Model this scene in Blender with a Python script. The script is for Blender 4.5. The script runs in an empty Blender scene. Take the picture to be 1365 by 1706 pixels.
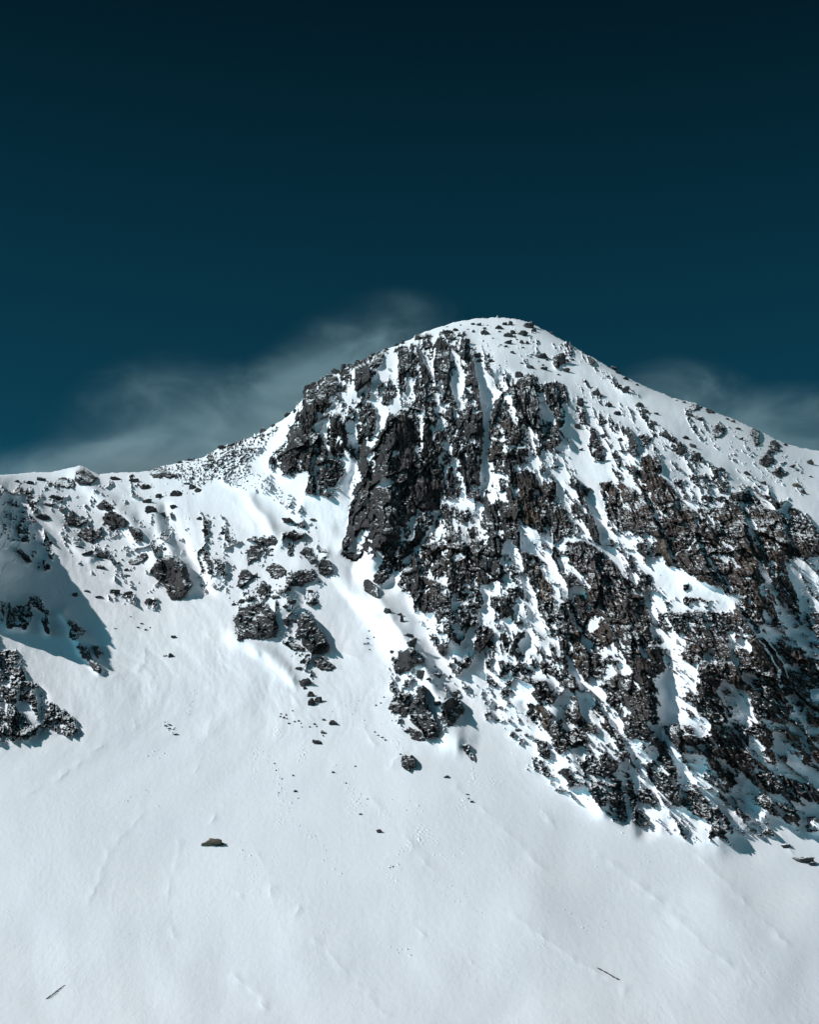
import bpy, math, random
import numpy as np
from mathutils import Vector, Matrix

scene = bpy.context.scene
COL = scene.collection
R = math.radians
F32 = np.float32

# ------------------------------------------------------------------ camera geometry (1365 x 1706 picture units)
FPX = 853.0 / math.tan(R(18.0))
PITCH = R(15.0)
CP, SP = math.cos(PITCH), math.sin(PITCH)
U0, V0 = 682.5, 853.0

def ray(u, v):
    xc = (u - U0) / FPX
    yc = (V0 - v) / FPX
    return xc, CP - yc * SP, SP + yc * CP

def point(u, v, Y):
    x, y, z = ray(u, v)
    k = Y / y
    return x * k, Y + 0 * x, z * k

# ------------------------------------------------------------------ numpy noise
_rng = np.random.default_rng(11)
PERM = _rng.permutation(4096).astype(np.int32)
_a = _rng.random(4096) * 2 * np.pi
GX, GY = np.cos(_a).astype(F32), np.sin(_a).astype(F32)
G3 = _rng.normal(size=(4096, 3)); G3 /= np.linalg.norm(G3, axis=1)[:, None]; G3 = G3.astype(F32)
RND = _rng.random((4096, 6)).astype(F32)

def h2(ix, iy, seed):
    return PERM[(PERM[(ix + seed * 131) & 4095] + iy) & 4095]

def noise2(x, y, seed=0):
    ix = np.floor(x).astype(np.int32); iy = np.floor(y).astype(np.int32)
    fx = (x - ix).astype(F32); fy = (y - iy).astype(F32)
    sx = fx * fx * fx * (fx * (fx * 6 - 15) + 10); sy = fy * fy * fy * (fy * (fy * 6 - 15) + 10)
    def g(dx, dy):
        h = h2(ix + dx, iy + dy, seed)
        return GX[h] * (fx - dx) + GY[h] * (fy - dy)
    a = g(0, 0); b = g(1, 0); c = g(0, 1); d = g(1, 1)
    return ((a + (b - a) * sx) * (1 - sy) + (c + (d - c) * sx) * sy) * 1.5

def fbm2(x, y, octv, seed=0, gain=0.5, lac=2.03):
    out = 0; amp = 1.0; tot = 0
    for o in range(octv):
        out = out + amp * noise2(x, y, seed + o * 7)
        tot += amp; amp *= gain; x = x * lac + 13.7; y = y * lac + 5.3
    return out / tot

def noise3(p, seed=0):
    i = np.floor(p).astype(np.int32); f = (p - i).astype(F32)
    s = f * f * f * (f * (f * 6 - 15) + 10)
    def g(dx, dy, dz):
        h = PERM[(h2(i[:, 0] + dx, i[:, 1] + dy, seed) + i[:, 2] + dz) & 4095]
        gr = G3[h]
        return gr[:, 0] * (f[:, 0] - dx) + gr[:, 1] * (f[:, 1] - dy) + gr[:, 2] * (f[:, 2] - dz)
    def lx(dy, dz):
        a = g(0, dy, dz); return a + (g(1, dy, dz) - a) * s[:, 0]
    def ly(dz):
        a = lx(0, dz); return a + (lx(1, dz) - a) * s[:, 1]
    a = ly(0)
    return (a + (ly(1) - a) * s[:, 2]) * 1.5

def fbm3(p, octv, seed=0):
    out = 0; amp = 1.0
    for o in range(octv):
        out = out + amp * noise3(p, seed + o * 5); amp *= 0.5; p = p * 2.03 + 7.1
    return out

def blocks(x, y, seed, tilt=0.6):
    """jointed-rock relief: every Voronoi cell is a tilted facet, returns (height, edge distance)"""
    ix = np.floor(x).astype(np.int32); iy = np.floor(y).astype(np.int32)
    f1 = np.full(x.shape, 9.0, F32); f2 = np.full(x.shape, 9.0, F32)
    hh = np.zeros(x.shape, F32)
    for dy in (-1, 0, 1):
        for dx in (-1, 0, 1):
            h = h2(ix + dx, iy + dy, seed)
            r = RND[h]
            px = (x - (ix + dx)).astype(F32) - (0.12 + 0.76 * r[..., 0])
            py = (y - (iy + dy)).astype(F32) - (0.12 + 0.76 * r[..., 1])
            d = px * px + py * py
            val = (r[..., 2] - 0.5) + tilt * ((r[..., 3] - 0.5) * px + (r[..., 4] - 0.25) * py)
            m = d < f1
            f2 = np.where(m, f1, np.minimum(f2, d))
            hh = np.where(m, val, hh)
            f1 = np.where(m, d, f1)
    return hh, np.sqrt(f2) - np.sqrt(f1)

def sstep(a, b, x):
    t = np.clip((x - a) / (b - a), 0, 1)
    return t * t * (3 - 2 * t)

def box1(a, r, axis):
    if r < 1: return a
    a = np.moveaxis(a, axis, 0)
    p = np.concatenate([np.repeat(a[:1], r + 1, 0), a, np.repeat(a[-1:], r, 0)], 0)
    c = np.cumsum(p, 0, dtype=np.float64)
    o = (c[2 * r + 1:] - c[:-(2 * r + 1)]) / (2 * r + 1)
    return np.moveaxis(o.astype(F32), 0, axis)

def blur(a, r, n=2):
    for _ in range(n):
        a = box1(box1(a, r, 0), r, 1)
    return a

# ------------------------------------------------------------------ traced layout of the mountain (picture units)
RIDGE = [(-900,900),(-500,820),(-250,800),(-80,794),(0,791),(40,788),(85,786),(110,781),(133,775),(150,783),(165,790),(195,788),(225,786),(250,785),
 (262,778),(300,770),(340,762),(365,745),(400,737),(440,718),(470,700),(490,683),(503,668),(510,650),(540,632),(580,611),(610,600),
 (640,583),(680,568),(705,554),(730,545),(765,536),(790,531),(830,529),(860,531),(890,540),(920,557),(950,573),(975,588),(1000,602),
 (1040,627),(1080,646),(1120,662),(1160,672),(1200,690),(1240,705),(1275,722),(1310,740),(1345,748),(1365,751),(1450,765),(1700,830),(2300,960)]
RX = np.array([p[0] for p in RIDGE], float); RV = np.array([p[1] for p in RIDGE], float)

# control points of the large shape: (u, v, distance north of the camera in metres)
CTRL = [(-300,1706,395),(100,1706,398),(450,1706,400),(800,1706,404),(1100,1706,412),(1365,1706,425),(1700,1706,440),
 (-300,1500,475),(100,1500,480),(500,1500,482),(900,1500,488),(1200,1500,500),(1365,1500,512),(1700,1500,530),
 (-300,1300,575),(60,1300,582),(300,1300,590),(560,1300,592),(750,1300,592),(900,1320,588),
 (-300,1150,640),(60,1150,668),(250,1150,682),(450,1150,684),(620,1150,680),(760,1180,655),
 (-300,1000,700),(-120,1000,722),(30,1000,760),(180,1000,782),(330,1000,784),(480,1000,772),(600,1000,772),
 (-300,880,765),(-120,880,795),(40,880,845),(180,880,868),(330,880,866),(470,860,868),(560,880,850),
 (-300,800,850),(-60,796,900),(40,790,935),(150,790,945),(260,785,955),(380,745,965),(450,712,965),
 (1100,1395,558),(1000,1340,582),(870,1240,628),(1220,1410,562),(1365,1430,560),(1700,1430,575),
 (720,1020,738),(575,930,812),(640,850,818),(740,840,842),(803,800,842),(660,720,886),(740,700,900),
 (510,690,938),(510,652,965),(600,605,985),(560,740,910),(600,760,905),(520,800,880),
 (830,1180,650),(830,1000,728),(850,850,790),(860,700,872),(830,600,958),(830,534,1045),(700,570,1010),(760,620,950),
 (960,1180,632),(960,1000,705),(960,860,780),(950,720,872),(940,600,980),
 (1100,1200,612),(1100,1000,690),(1100,850,765),(1100,740,852),(1100,658,942),
 (1240,1200,610),(1240,1000,682),(1240,850,775),(1220,760,852),(1220,705,930),
 (1365,1200,628),(1365,1000,716),(1365,860,785),(1365,755,925),(1700,1200,640),(1700,1000,725),(1700,835,900)]
CT = np.array(CTRL, float)

def _phi(r2): return 0.5 * r2 * np.log(r2 + 1e-9)
_cx, _cy = CT[:, 0] / 1000, CT[:, 1] / 1000
_K = _phi((_cx[:, None] - _cx[None]) ** 2 + (_cy[:, None] - _cy[None]) ** 2) + np.eye(len(_cx)) * 2e-3
_P = np.stack([np.ones_like(_cx), _cx, _cy], 1)
_A = np.block([[_K, _P], [_P.T, np.zeros((3, 3))]])
_W = np.linalg.solve(_A, np.concatenate([CT[:, 2], np.zeros(3)]))

def base_Y(u, v):
    u = np.clip(u, -320, 1720)
    x = u / 1000; y = np.clip(v, 520, 1760) / 1000
    out = _W[-3] + _W[-2] * x + _W[-1] * y
    for i in range(len(_cx)):
        out = out + _W[i] * _phi((x - _cx[i]) ** 2 + (y - _cy[i]) ** 2)
    return out

# ribs (+) and gullies (-): (metres, half width in px, polyline)
RIBS = [
 (9, 13, [(130,792),(160,822),(200,858),(235,885)]),
 (9, 14, [(548,925),(585,985),(625,1020)]),
 (10, 14, [(630,995),(665,1050),(700,1110),(740,1165)]),
 (7, 13, [(420,835),(445,870),(470,905)]),
 (5, 12, [(390,1060),(440,1085),(490,1130)]),
 (6, 12, [(205,850),(240,905),(262,935)]),
 (5,10,[(60,835),(110,890),(150,930)]),
 (7, 11, [(104,1022),(128,1058),(150,1090),(165,1112)]),
 (4, 30, [(-60,1060),(-20,1100),(20,1140),(60,1180)]),
 (96, 82, [(-145,768),(-92,840),(-76,885)]),
 (14, 26, [(655,700),(640,790),(640,880),(630,930)]),
 (-9, 12, [(598,740),(592,800),(580,880),(590,960)]),
 (-9, 12, [(835,630),(815,690),(808,760),(801,860)]),
 (10, 28, [(850,660),(840,760),(860,840),(880,880)]),
 (-9, 12, [(725,830),(735,860),(700,905),(665,950),(640,985)]),
 (-5, 14, [(930,815),(985,895),(1050,950),(1110,1080),(1115,1180),(1095,1270),(1080,1380)]),
 (-5, 12, [(920,1060),(965,1130),(1015,1190),(1050,1260),(1075,1385)]),
 (10, 30, [(960,920),(1030,980),(1060,1050),(1075,1150),(1075,1230)]),
 (10, 30, [(1080,770),(1110,860),(1170,940)]),
 (9, 28, [(1250,960),(1255,1040),(1245,1090)]),
 (8, 34, [(1160,1120),(1150,1230),(1180,1330),(1200,1390)]),
 (8, 34, [(1270,1150),(1270,1240),(1310,1320)]),
 (-5, 18, [(1225,1150),(1240,1190),(1230,1280),(1235,1340)]),
 (-5, 22, [(1320,930),(1345,1000),(1345,1050)]),
 (9, 22, [(760,900),(740,980),(740,1040),(760,1080)]),
 (8, 20, [(900,1150),(930,1220),(960,1290),(1010,1340)]),
 (6, 18, [(820,1060),(840,1110)]),
 (7, 26, [(500,940),(470,1000),(440,1050)]),
 (9, 22, [(640,990),(690,1080),(720,1160),(760,1230)]),
 (-6, 18, [(555,930),(600,1020),(630,1080)]),
 (8, 14, [(250,860),(290,930),(310,975)]),
 (-7, 12, [(275,850),(315,930),(345,985)]),
 (8, 20, [(520,670),(500,740),(480,780)]),
 (8, 20, [(560,700),(545,800)]),
 (5, 18, [(900,640),(945,660),(935,720)]),
 (4, 20, [(1040,630),(1130,720),(1230,820)]),
 (-4, 18, [(1080,665),(1180,750),(1290,835)]),
]

DRIFT = [
 (.9,5,[(1150,1410),(1220,1480),(1310,1570)]),(.8,5,[(1000,1425),(1060,1470),(1130,1525)]),(.8,5,[(760,1310),(830,1370),(905,1450)]),(.8,4,[(905,1350),(925,1378)]),(.7,6,[(1080,1480),(1180,1580),(1260,1640)]),(.8,6,[(850,1520),(960,1600),(1040,1650)]),(.8,5,[(620,1330),(680,1400),(740,1480)]),(.8,6,[(250,1340),(180,1420),(150,1500)]),(.7,6,[(520,1560),(600,1640),(640,1690)]),(.7,5,[(300,1400),(280,1480),(290,1560)]),
 (1.0, 3.5, [(352,1195),(345,1230),(326,1285)]),(1.2, 3.5, [(241,1082),(240,1105),(226,1118),(190,1128)]),(1.2, 4, [(168,1243),(130,1270),(95,1300),(50,1322)]),
 (.9, 3, [(186,1135),(192,1165)]),(.8, 3, [(222,1185),(224,1210)]),(1.0, 3.5, [(428,1425),(445,1450),(452,1490)]),(.9, 3, [(690,1530),(696,1545),(708,1562)]),(1.0, 3.5, [(606,1212),(622,1240)]),
 (.8, 3, [(500,1515),(470,1545)]),(1.2, 4, [(648,1280),(672,1255),(690,1250)]),(.9, 3, [(1290,1372),(1320,1420),(1330,1440)]),(.8, 3, [(352,1370),(370,1340)]),(1.0, 6, [(390,1625),(430,1660),(450,1690)]),
(-1.4, 4, [(275,850),(312,905),(345,965)]),(-1.2, 4, [(120,800),(170,835),(225,880)]),(1.0, 5, [(180,790),(250,870),(290,920)]),(1.2, 5, [(380,830),(420,870),(440,900)]),
 (1.5, 7, [(420,1080),(470,1140),(520,1200)]),(1.2, 6, [(560,940),(620,1000),(680,1080),(760,1160)]),(1.0, 5, [(320,1010),(340,1040),(350,1060)]),(1.4, 6, [(560,1080),(640,1120)]),(.7, 3, [(400,1490),(455,1480)]),
]

def seg_dist(u, v, pts):
    best = np.full(u.shape, 1e9, F32)
    for (x0, y0), (x1, y1) in zip(pts[:-1], pts[1:]):
        dx, dy = x1 - x0, y1 - y0
        t = np.clip(((u - x0) * dx + (v - y0) * dy) / (dx * dx + dy * dy), 0, 1)
        best = np.minimum(best, (u - x0 - t * dx) ** 2 + (v - y0 - t * dy) ** 2)
    return np.sqrt(best)

# share of bare rock, painted in order
D = [
 (.15,[(395,900),(470,885),(540,900),(560,960),(520,1010),(560,1110),(520,1135),(490,1100),(460,1060),(390,1065),(385,1000)]),
 (.3,[(400,985),(440,985),(470,1000),(460,1015),(400,1010)]),(.25,[(460,985),(520,985),(515,1020),(480,1030)]),
 (.15,[(650,1090),(690,1060),(730,1110),(780,1170),(760,1210),(700,1235),(650,1200)]),
 (.12,[(90,795),(300,790),(330,830),(280,870),(330,930),(250,990),(150,960),(100,900)]),
 (.2,[(180,985),(260,995),(262,1020),(180,1000)]),
 (.6,[(-80,780),(-10,800),(0,890),(-10,1040),(-40,1080),(-80,1080)]),
 (.12,[(740,540),(830,535),(900,545),(920,600),(850,640),(800,600)]),(.2,[(960,640),(1080,690),(1200,790),(1120,790),(1000,740),(950,690)]),(.17,[(1120,668),(1340,770),(1350,830),(1250,790),(1150,720)]),
 # scree and speckle on the left ridge
 (.42,[(262,782),(300,772),(345,763),(370,746),(440,720),(470,706),(440,745),(415,775),(440,800),(430,820),(395,815),(370,800),(330,812),(300,800)]),
 (.52,[(340,764),(368,746),(430,724),(450,722),(430,745),(405,770),(385,790),(350,785)]),
 (.22,[(410,790),(450,790),(500,835),(510,865),(480,850),(440,825),(410,815)]),
 (.16,[(300,850),(350,850),(400,880),(395,960),(410,1010),(380,1000),(340,985),(320,950),(310,900)]),
 (.35,[(335,930),(390,935),(392,960),(350,965)]),
 (.18,[(455,860),(520,870),(560,900),(560,925),(520,890)]),
 (.2,[(10,800),(100,800),(100,850),(60,855),(20,820)]),
 (.5,[(0,806),(30,832),(55,862),(80,892),(100,925),(104,940),(85,930),(70,905),(40,905),(20,900),(0,890)]),
 (.55,[(25,915),(60,918),(80,940),(85,950),(60,948),(35,930)]),
 (.65,[(0,998),(22,1010),(35,1012),(50,1000),(54,1030),(45,1050),(15,1048),(0,1035)]),
 (.6,[(45,990),(70,1000),(82,1020),(92,1040),(86,1040),(70,1020),(55,1010)]),
 (.55,[(66,1025),(84,1035),(82,1058),(74,1055)]),
 (.7,[(-60,1060),(0,1084),(26,1083),(36,1100),(46,1132),(70,1148),(80,1170),(112,1184),(126,1205),(134,1222),(112,1228),(96,1222),(82,1212),(62,1224),(46,1233),(8,1236),(-60,1240)]),
 (.12,[(20,1110),(34,1104),(30,1120)]),(.1,[(18,1168),(55,1172),(70,1205),(60,1215),(42,1195)]),
 (.3,[(55,1145),(70,1150),(66,1190),(52,1185)]),
 # shoulder
 (.82,[(504,660),(512,640),(560,610),(600,596),(640,583),(655,590),(640,612),(618,632),(600,650),(585,655),(562,655),(545,668),(525,668)]),
 (.1,[(548,662),(560,655),(565,672),(552,676)]),(.12,[(578,650),(592,636),(590,655),(580,662)]),
 (.92,[(508,655),(540,660),(553,672),(545,686),(528,700),(520,715),(540,730),(550,765),(520,768),(510,790),(485,794),(462,780),(448,770),(450,757),(470,742),(474,735),(483,716),(492,697)]),
 (.5,[(525,690),(545,688),(560,690),(590,672),(590,700),(570,712),(545,705)]),
 (.9,[(543,705),(560,696),(575,708),(580,735),(572,770),(556,765),(545,735)]),
 (.8,[(515,770),(550,765),(575,770),(590,745),(588,770),(565,805),(568,822),(548,828),(512,826),(508,806),(520,790)]),
 (.02,[(455,800),(480,795),(515,785),(522,780),(505,805),(512,828),(540,832),(525,860),(500,840),(470,815)]),
 # upper face
 (.62,[(655,585),(700,560),(740,552),(775,550),(785,570),(782,600),(795,622),(810,640),(822,660),(812,700),(806,745),(800,800),(795,870),(740,870),(700,760),(692,690),(690,660),(660,650),(620,660),(612,640),(640,615)]),
 (.85,[(663,590),(700,570),(745,570),(770,585),(775,610),(770,640),(755,645),(735,640),(715,630),(690,625),(665,615)]),
 (.12,[(728,640),(742,628),(740,660),(742,690),(730,690),(728,665)]),(.08,[(752,640),(768,608),(775,635),(772,655),(790,680),(775,690),(755,660)]),
 (.3,[(775,580),(800,600),(800,640),(775,625)]),
 (.9,[(645,645),(668,640),(675,660),(668,678),(640,678),(636,660)]),
 (.88,[(690,635),(715,625),(728,650),(725,690),(740,705),(700,700),(688,670)]),
 (.9,[(660,690),(690,680),(740,690),(775,700),(800,690),(808,715),(800,750),(770,740),(740,730),(700,730),(670,720)]),
 (.7,[(740,720),(795,730),(800,770),(790,860),(760,850),(750,800)]),
 # diagonal snow bands
 (.03,[(640,600),(662,590),(663,612),(650,630),(636,640),(622,655),(605,660),(594,668),(590,700),(575,690),(560,690),(580,675),(600,655),(622,630)]),
 (.04,[(682,632),(694,626),(690,668),(676,680),(664,684),(655,700),(642,715),(630,730),(622,765),(614,790),(608,800),(618,755),(626,728),(628,710),(640,690),(655,668),(672,655)]),
 (.8,[(592,668),(614,672),(630,690),(628,712),(620,735),(614,765),(606,790),(600,835),(588,835),(594,790),(600,755),(594,720),(588,695)]),
 (.85,[(630,700),(600,612),(618,606),(628,625),(622,640)][1:]),
 (.01,[(590,742),(599,742),(596,790),(589,830),(582,870),(578,905),(600,940),(580,960),(550,925),(530,880),(540,840),(565,815),(576,790)]),
 # central buttress and its shaded right side
 (.98,[(655,695),(665,682),(690,682),(702,702),(702,740),(716,770),(736,800),(736,845),(712,885),(695,915),(670,935),(650,938),(625,918),(608,932),(590,938),(570,928),(571,903),(581,872),(581,850),(592,825),(603,798),(614,778),(624,748),(634,723),(646,700)]),
 (.55,[(582,890),(612,885),(618,905),(600,918),(580,915)]),
 (.72,[(700,690),(742,700),(758,730),(760,800),(745,832),(722,872),(700,905),(660,925),(670,880),(700,850),(734,850),(735,800),(716,770),(702,740)]),
 (.05,[(634,800),(655,798),(648,808),(632,808)]),(.05,[(604,832),(614,826),(612,836),(602,840)]),
 (.02,[(612,912),(636,920),(640,950),(625,965),(630,980),(600,960)]),
 (.9,[(628,948),(640,930),(668,932),(672,945),(655,960),(635,975),(624,968)]),
 (.02,[(722,882),(728,878),(722,900),(700,930),(675,948),(662,975),(640,985),(632,975),(655,962),(680,940),(705,910)]),
 # second buttress (left of centre line)
 (.94,[(698,915),(725,882),(729,853),(744,850),(752,876),(797,878),(801,934),(842,945),(841,972),(804,972),(751,972),(736,992),(722,1020),(709,1024),(690,1006),(674,984),(661,978),(672,950)]),
 (.35,[(742,820),(790,815),(788,850),(740,846)]),(.02,[(744,832),(770,822),(786,820),(786,842),(764,845),(744,842)]),
 (.3,[(725,880),(740,876),(735,900),(715,905)]),(.1,[(756,924),(776,924),(775,933),(757,934)]),(.4,[(760,870),(785,870),(785,910),(760,905)]),
 (.95,[(742,816),(750,810),(772,812),(768,832),(745,834)]),
 (.5,[(726,972),(805,970),(800,1000),(806,1015),(790,1040),(760,1060),(762,1080),(742,1078),(728,1050)]),
 (.88,[(724,985),(744,985),(740,1030),(730,1058),(724,1030)]),
 (.75,[(760,1015),(795,1000),(798,1040),(770,1055)]),(.85,[(740,992),(790,988),(788,1002),(742,1004)]),
 (.4,[(735,1060),(760,1062),(775,1075),(745,1085)]),
 # summit gully and buttress right of it
 (.88,[(872,624),(890,622),(905,640),(925,635),(945,645),(952,665),(946,690),(938,705),(940,738),(930,756),(905,750),(893,764),(880,755),(870,775),(852,793),(830,790),(808,784),(810,720),(822,675),(842,652),(860,640)]),
 (.95,[(822,680),(845,655),(862,680),(852,740),(815,738),(812,715)]),
 (.3,[(898,655),(910,655),(920,690),(930,705),(925,712),(905,690)]),(.15,[(838,742),(858,742),(850,758),(838,752)]),
 (.25,[(880,720),(905,735),(900,752),(885,740)]),(.05,[(930,710),(942,715),(948,740),(940,760),(925,750),(938,735)]),
 (.03,[(832,620),(846,628),(840,650),(822,675),(816,710),(814,745),(812,782),(842,800),(835,822),(816,830),(808,858),(798,858),(801,800),(804,750),(807,710),(813,670),(825,645)]),
 (.45,[(806,790),(850,800),(850,860),(812,862),(806,830)]),
 (.94,[(846,792),(870,782),(894,787),(923,817),(958,861),(954,885),(932,904),(910,890),(877,877),(848,888),(800,881),(801,857),(820,842),(857,824)]),
 (.4,[(846,820),(866,815),(858,832),(845,835)]),
 (.55,[(800,885),(848,888),(878,880),(925,900),(925,1000),(900,1000),(860,1000),(842,960),(838,930),(802,930)]),
 (.88,[(800,900),(832,900),(840,968),(812,968),(800,940)]),
 (.02,[(878,888),(892,880),(908,888),(915,905),(905,912),(885,902)]),
 (.06,[(920,905),(940,908),(948,935),(950,955),(935,965),(918,972),(900,955),(912,940)]),
 (.9,[(888,940),(900,945),(918,975),(922,1000),(908,1000),(896,975)]),
 (.4,[(925,965),(960,955),(992,975),(985,992),(945,1000),(925,995)]),
 (.03,[(806,975),(820,990),(815,1015),(850,1015),(880,1010),(908,1040),(900,1048),(860,1050),(820,1060),(800,1080),(760,1090),(775,1060),(800,1040),(808,1010)]),
 (.88,[(818,992),(848,990),(856,1020),(846,1032),(816,1014)]),(.65,[(848,975),(862,985),(862,1008),(850,1005)]),
 (.55,[(868,980),(900,985),(925,1060),(905,1040),(880,1005)]),
 # diagonal mass
 (.96,[(940,905),(970,900),(1000,912),(1031,940),(1055,980),(1087,1008),(1087,1060),(1080,1095),(1050,1090),(1020,1045),(1000,1000),(985,975),(965,955),(948,940)]),
 (.88,[(900,1000),(915,1000),(925,1010),(945,1000),(990,985),(1010,1010),(1040,1080),(1070,1100),(1064,1180),(1050,1165),(1025,1165),(1015,1130),(990,1135),(965,1122),(945,1090),(915,1055)]),
 (.15,[(980,1035),(1000,1030),(998,1050),(982,1055)]),(.2,[(970,1060),(990,1065),(985,1078),(972,1074)]),
 (.06,[(1010,1080),(1024,1072),(1030,1090),(1000,1098)]),
 (.2,[(925,800),(937,815),(962,855),(987,893),(1022,913),(1052,948),(1075,985),(1066,990),(1035,947),(998,915),(972,897),(948,866),(918,820)]),
 (.85,[(935,808),(955,830),(1000,880),(1000,898),(980,885),(955,850)]),
 (.25,[(960,805),(1000,850),(1012,868),(1045,892),(1060,930),(1080,980),(1075,985),(1040,930),(1010,892),(990,865),(955,820)]),
 (.95,[(949,798),(957,792),(965,804),(982,815),(982,824),(968,822),(950,808)]),
 # right wall
 (.96,[(1000,806),(1020,800),(1040,808),(1055,815),(1060,775),(1080,756),(1095,775),(1112,805),(1130,818),(1150,848),(1178,848),(1205,845),(1222,820),(1252,818),(1282,848),(1310,852),(1345,880),(1400,890),(1400,915),(1350,930),(1310,935),(1300,960),(1280,1000),(1280,1057),(1240,1055),(1225,1020),(1232,1000),(1228,982),(1195,976),(1168,969),(1140,952),(1109,941),(1094,897),(1065,888),(1040,885),(1015,868)]),
 (.03,[(1048,795),(1062,805),(1072,828),(1058,822)]),
 (.5,[(1118,800),(1142,800),(1150,838),(1135,836)]),
 (.3,[(1178,858),(1202,868),(1200,880),(1178,872)]),(.25,[(1245,862),(1262,870),(1266,888),(1250,880)]),
 (.3,[(1198,900),(1228,912),(1232,925),(1205,910)]),(.35,[(1195,926),(1220,928),(1235,945),(1210,940)]),
 (.6,[(1090,862),(1100,830),(1110,830),(1105,870)]),(.3,[(1160,840),(1165,870),(1158,870)]),
 (.75,[(1168,790),(1195,788),(1218,805),(1212,820),(1190,822),(1170,812)]),(.9,[(1170,826),(1210,826),(1216,836),(1180,840)]),
 (.6,[(1265,822),(1310,835),(1345,858),(1375,890),(1340,880),(1300,850)]),
 (.7,[(1135,785),(1162,792),(1168,815),(1150,808)]),
 (.04,[(1037,884),(1070,888),(1094,898),(1090,905),(1060,902),(1042,900)]),
 (.8,[(1062,905),(1098,904),(1108,928),(1085,930),(1060,922)]),
 (.35,[(1012,895),(1042,900),(1062,925),(1090,950),(1095,1000),(1080,1000),(1050,955)]),
 (.75,[(1065,955),(1085,960),(1090,1015),(1085,1030),(1070,1000)]),
 (.02,[(1086,932),(1108,932),(1112,943),(1140,955),(1165,972),(1190,978),(1226,985),(1231,1003),(1218,1022),(1170,1018),(1112,1020),(1085,1022),(1088,985),(1092,955)]),
 (.9,[(1140,974),(1150,973),(1154,984),(1142,987)]),(.75,[(1142,994),(1165,996),(1198,1002),(1195,1006),(1160,1003),(1145,1010),(1138,1008)]),
 (.6,[(1110,1002),(1130,996),(1128,1003),(1112,1006)]),(.5,[(1168,1005),(1195,1010),(1190,1016),(1170,1014)]),(.85,[(1205,978),(1230,985),(1228,990),(1208,990)]),
 (.85,[(1094,1022),(1130,1020),(1180,1018),(1225,1022),(1236,1050),(1215,1058),(1130,1052),(1100,1050)]),
 (.05,[(1100,1052),(1128,1050),(1126,1062),(1104,1062)]),
 (.9,[(1086,1062),(1110,1063),(1108,1120),(1094,1125),(1080,1100)]),(.1,[(1105,1064),(1124,1068),(1128,1110),(1110,1118)]),
 (.82,[(1130,1052),(1215,1058),(1222,1100),(1240,1110),(1220,1150),(1222,1200),(1190,1205),(1150,1195),(1138,1165),(1150,1150),(1165,1110),(1135,1100)]),
 (.02,[(1126,1052),(1140,1054),(1146,1085),(1134,1090),(1124,1072)]),(.03,[(1172,1102),(1181,1080),(1188,1082),(1202,1104),(1186,1100)]),
 (.1,[(1134,1120),(1150,1104),(1164,1108),(1162,1140),(1160,1158),(1145,1150),(1130,1142)]),
 (.88,[(1220,1060),(1262,1062),(1300,1070),(1365,1090),(1400,1100),(1400,1200),(1346,1170),(1330,1210),(1300,1205),(1262,1195),(1244,1150),(1225,1140)]),
 (.15,[(1212,1052),(1232,1052),(1242,1070),(1262,1085),(1240,1082),(1216,1074)]),(.1,[(1210,1096),(1236,1100),(1226,1108),(1214,1106)]),
 (.55,[(1265,938),(1300,935),(1335,1000),(1340,1045),(1300,1048),(1275,1040)]),
 (.8,[(1290,945),(1310,940),(1336,1005),(1338,1030),(1310,1020),(1296,980)]),
 (.04,[(1310,934),(1400,925),(1400,1042),(1345,1042),(1336,1005),(1322,960)]),
 (.1,[(1276,1020),(1290,1022),(1330,1048),(1350,1058),(1345,1070),(1300,1062),(1275,1050)]),
 (.45,[(1344,1020),(1400,1018),(1400,1100),(1345,1095),(1352,1060)]),
 # lower crags
 (.8,[(790,1050),(803,1042),(822,1048),(828,1078),(828,1098),(812,1106),(803,1095),(790,1078)]),
 (.85,[(832,1056),(845,1052),(858,1075),(862,1095),(836,1090)]),
 (.8,[(830,1100),(846,1098),(852,1122),(834,1130)]),(.85,[(852,1108),(862,1106),(870,1120),(855,1126)]),
 (.6,[(866,1048),(878,1050),(878,1066),(866,1064)]),(.5,[(850,1050),(868,1050),(866,1080),(856,1070)]),
 (.35,[(888,1048),(905,1045),(925,1060),(940,1085),(960,1112),(945,1115),(920,1090),(900,1070)]),
 (.3,[(870,1090),(900,1090),(900,1110),(880,1115)]),
 (.6,[(802,1122),(812,1120),(836,1140),(826,1146),(812,1140)]),(.65,[(833,1148),(845,1142),(860,1155),(850,1163),(832,1160)]),
 (.45,[(800,1155),(815,1152),(825,1170),(838,1178),(824,1187),(812,1175)]),
 (.3,[(740,1085),(782,1098),(780,1110),(760,1108)]),
 (.85,[(905,1090),(925,1090),(928,1108),(945,1120),(935,1130),(905,1125),(902,1108)]),
 (.85,[(866,1128),(880,1125),(895,1135),(912,1135),(925,1170),(915,1178),(895,1165),(880,1150)]),
 (.9,[(931,1130),(945,1118),(958,1130),(970,1158),(955,1156),(935,1142)]),(.1,[(936,1128),(950,1122),(952,1135),(940,1136)]),
 (.85,[(936,1156),(962,1160),(960,1168),(938,1166)]),
 (.8,[(880,1172),(905,1172),(918,1195),(916,1215),(905,1222),(890,1205),(880,1190)]),
 (.92,[(914,1215),(935,1195),(945,1185),(962,1188),(980,1200),(1000,1212),(996,1222),(980,1222),(982,1240),(960,1248),(945,1252),(935,1258),(922,1248)]),
 (.12,[(936,1206),(968,1210),(955,1217),(940,1214)]),(.02,[(920,1180),(935,1170),(950,1180),(935,1190),(925,1205)]),
 (.02,[(962,1125),(975,1128),(1000,1140),(1020,1175),(1020,1188),(1000,1180),(975,1155)]),
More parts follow.
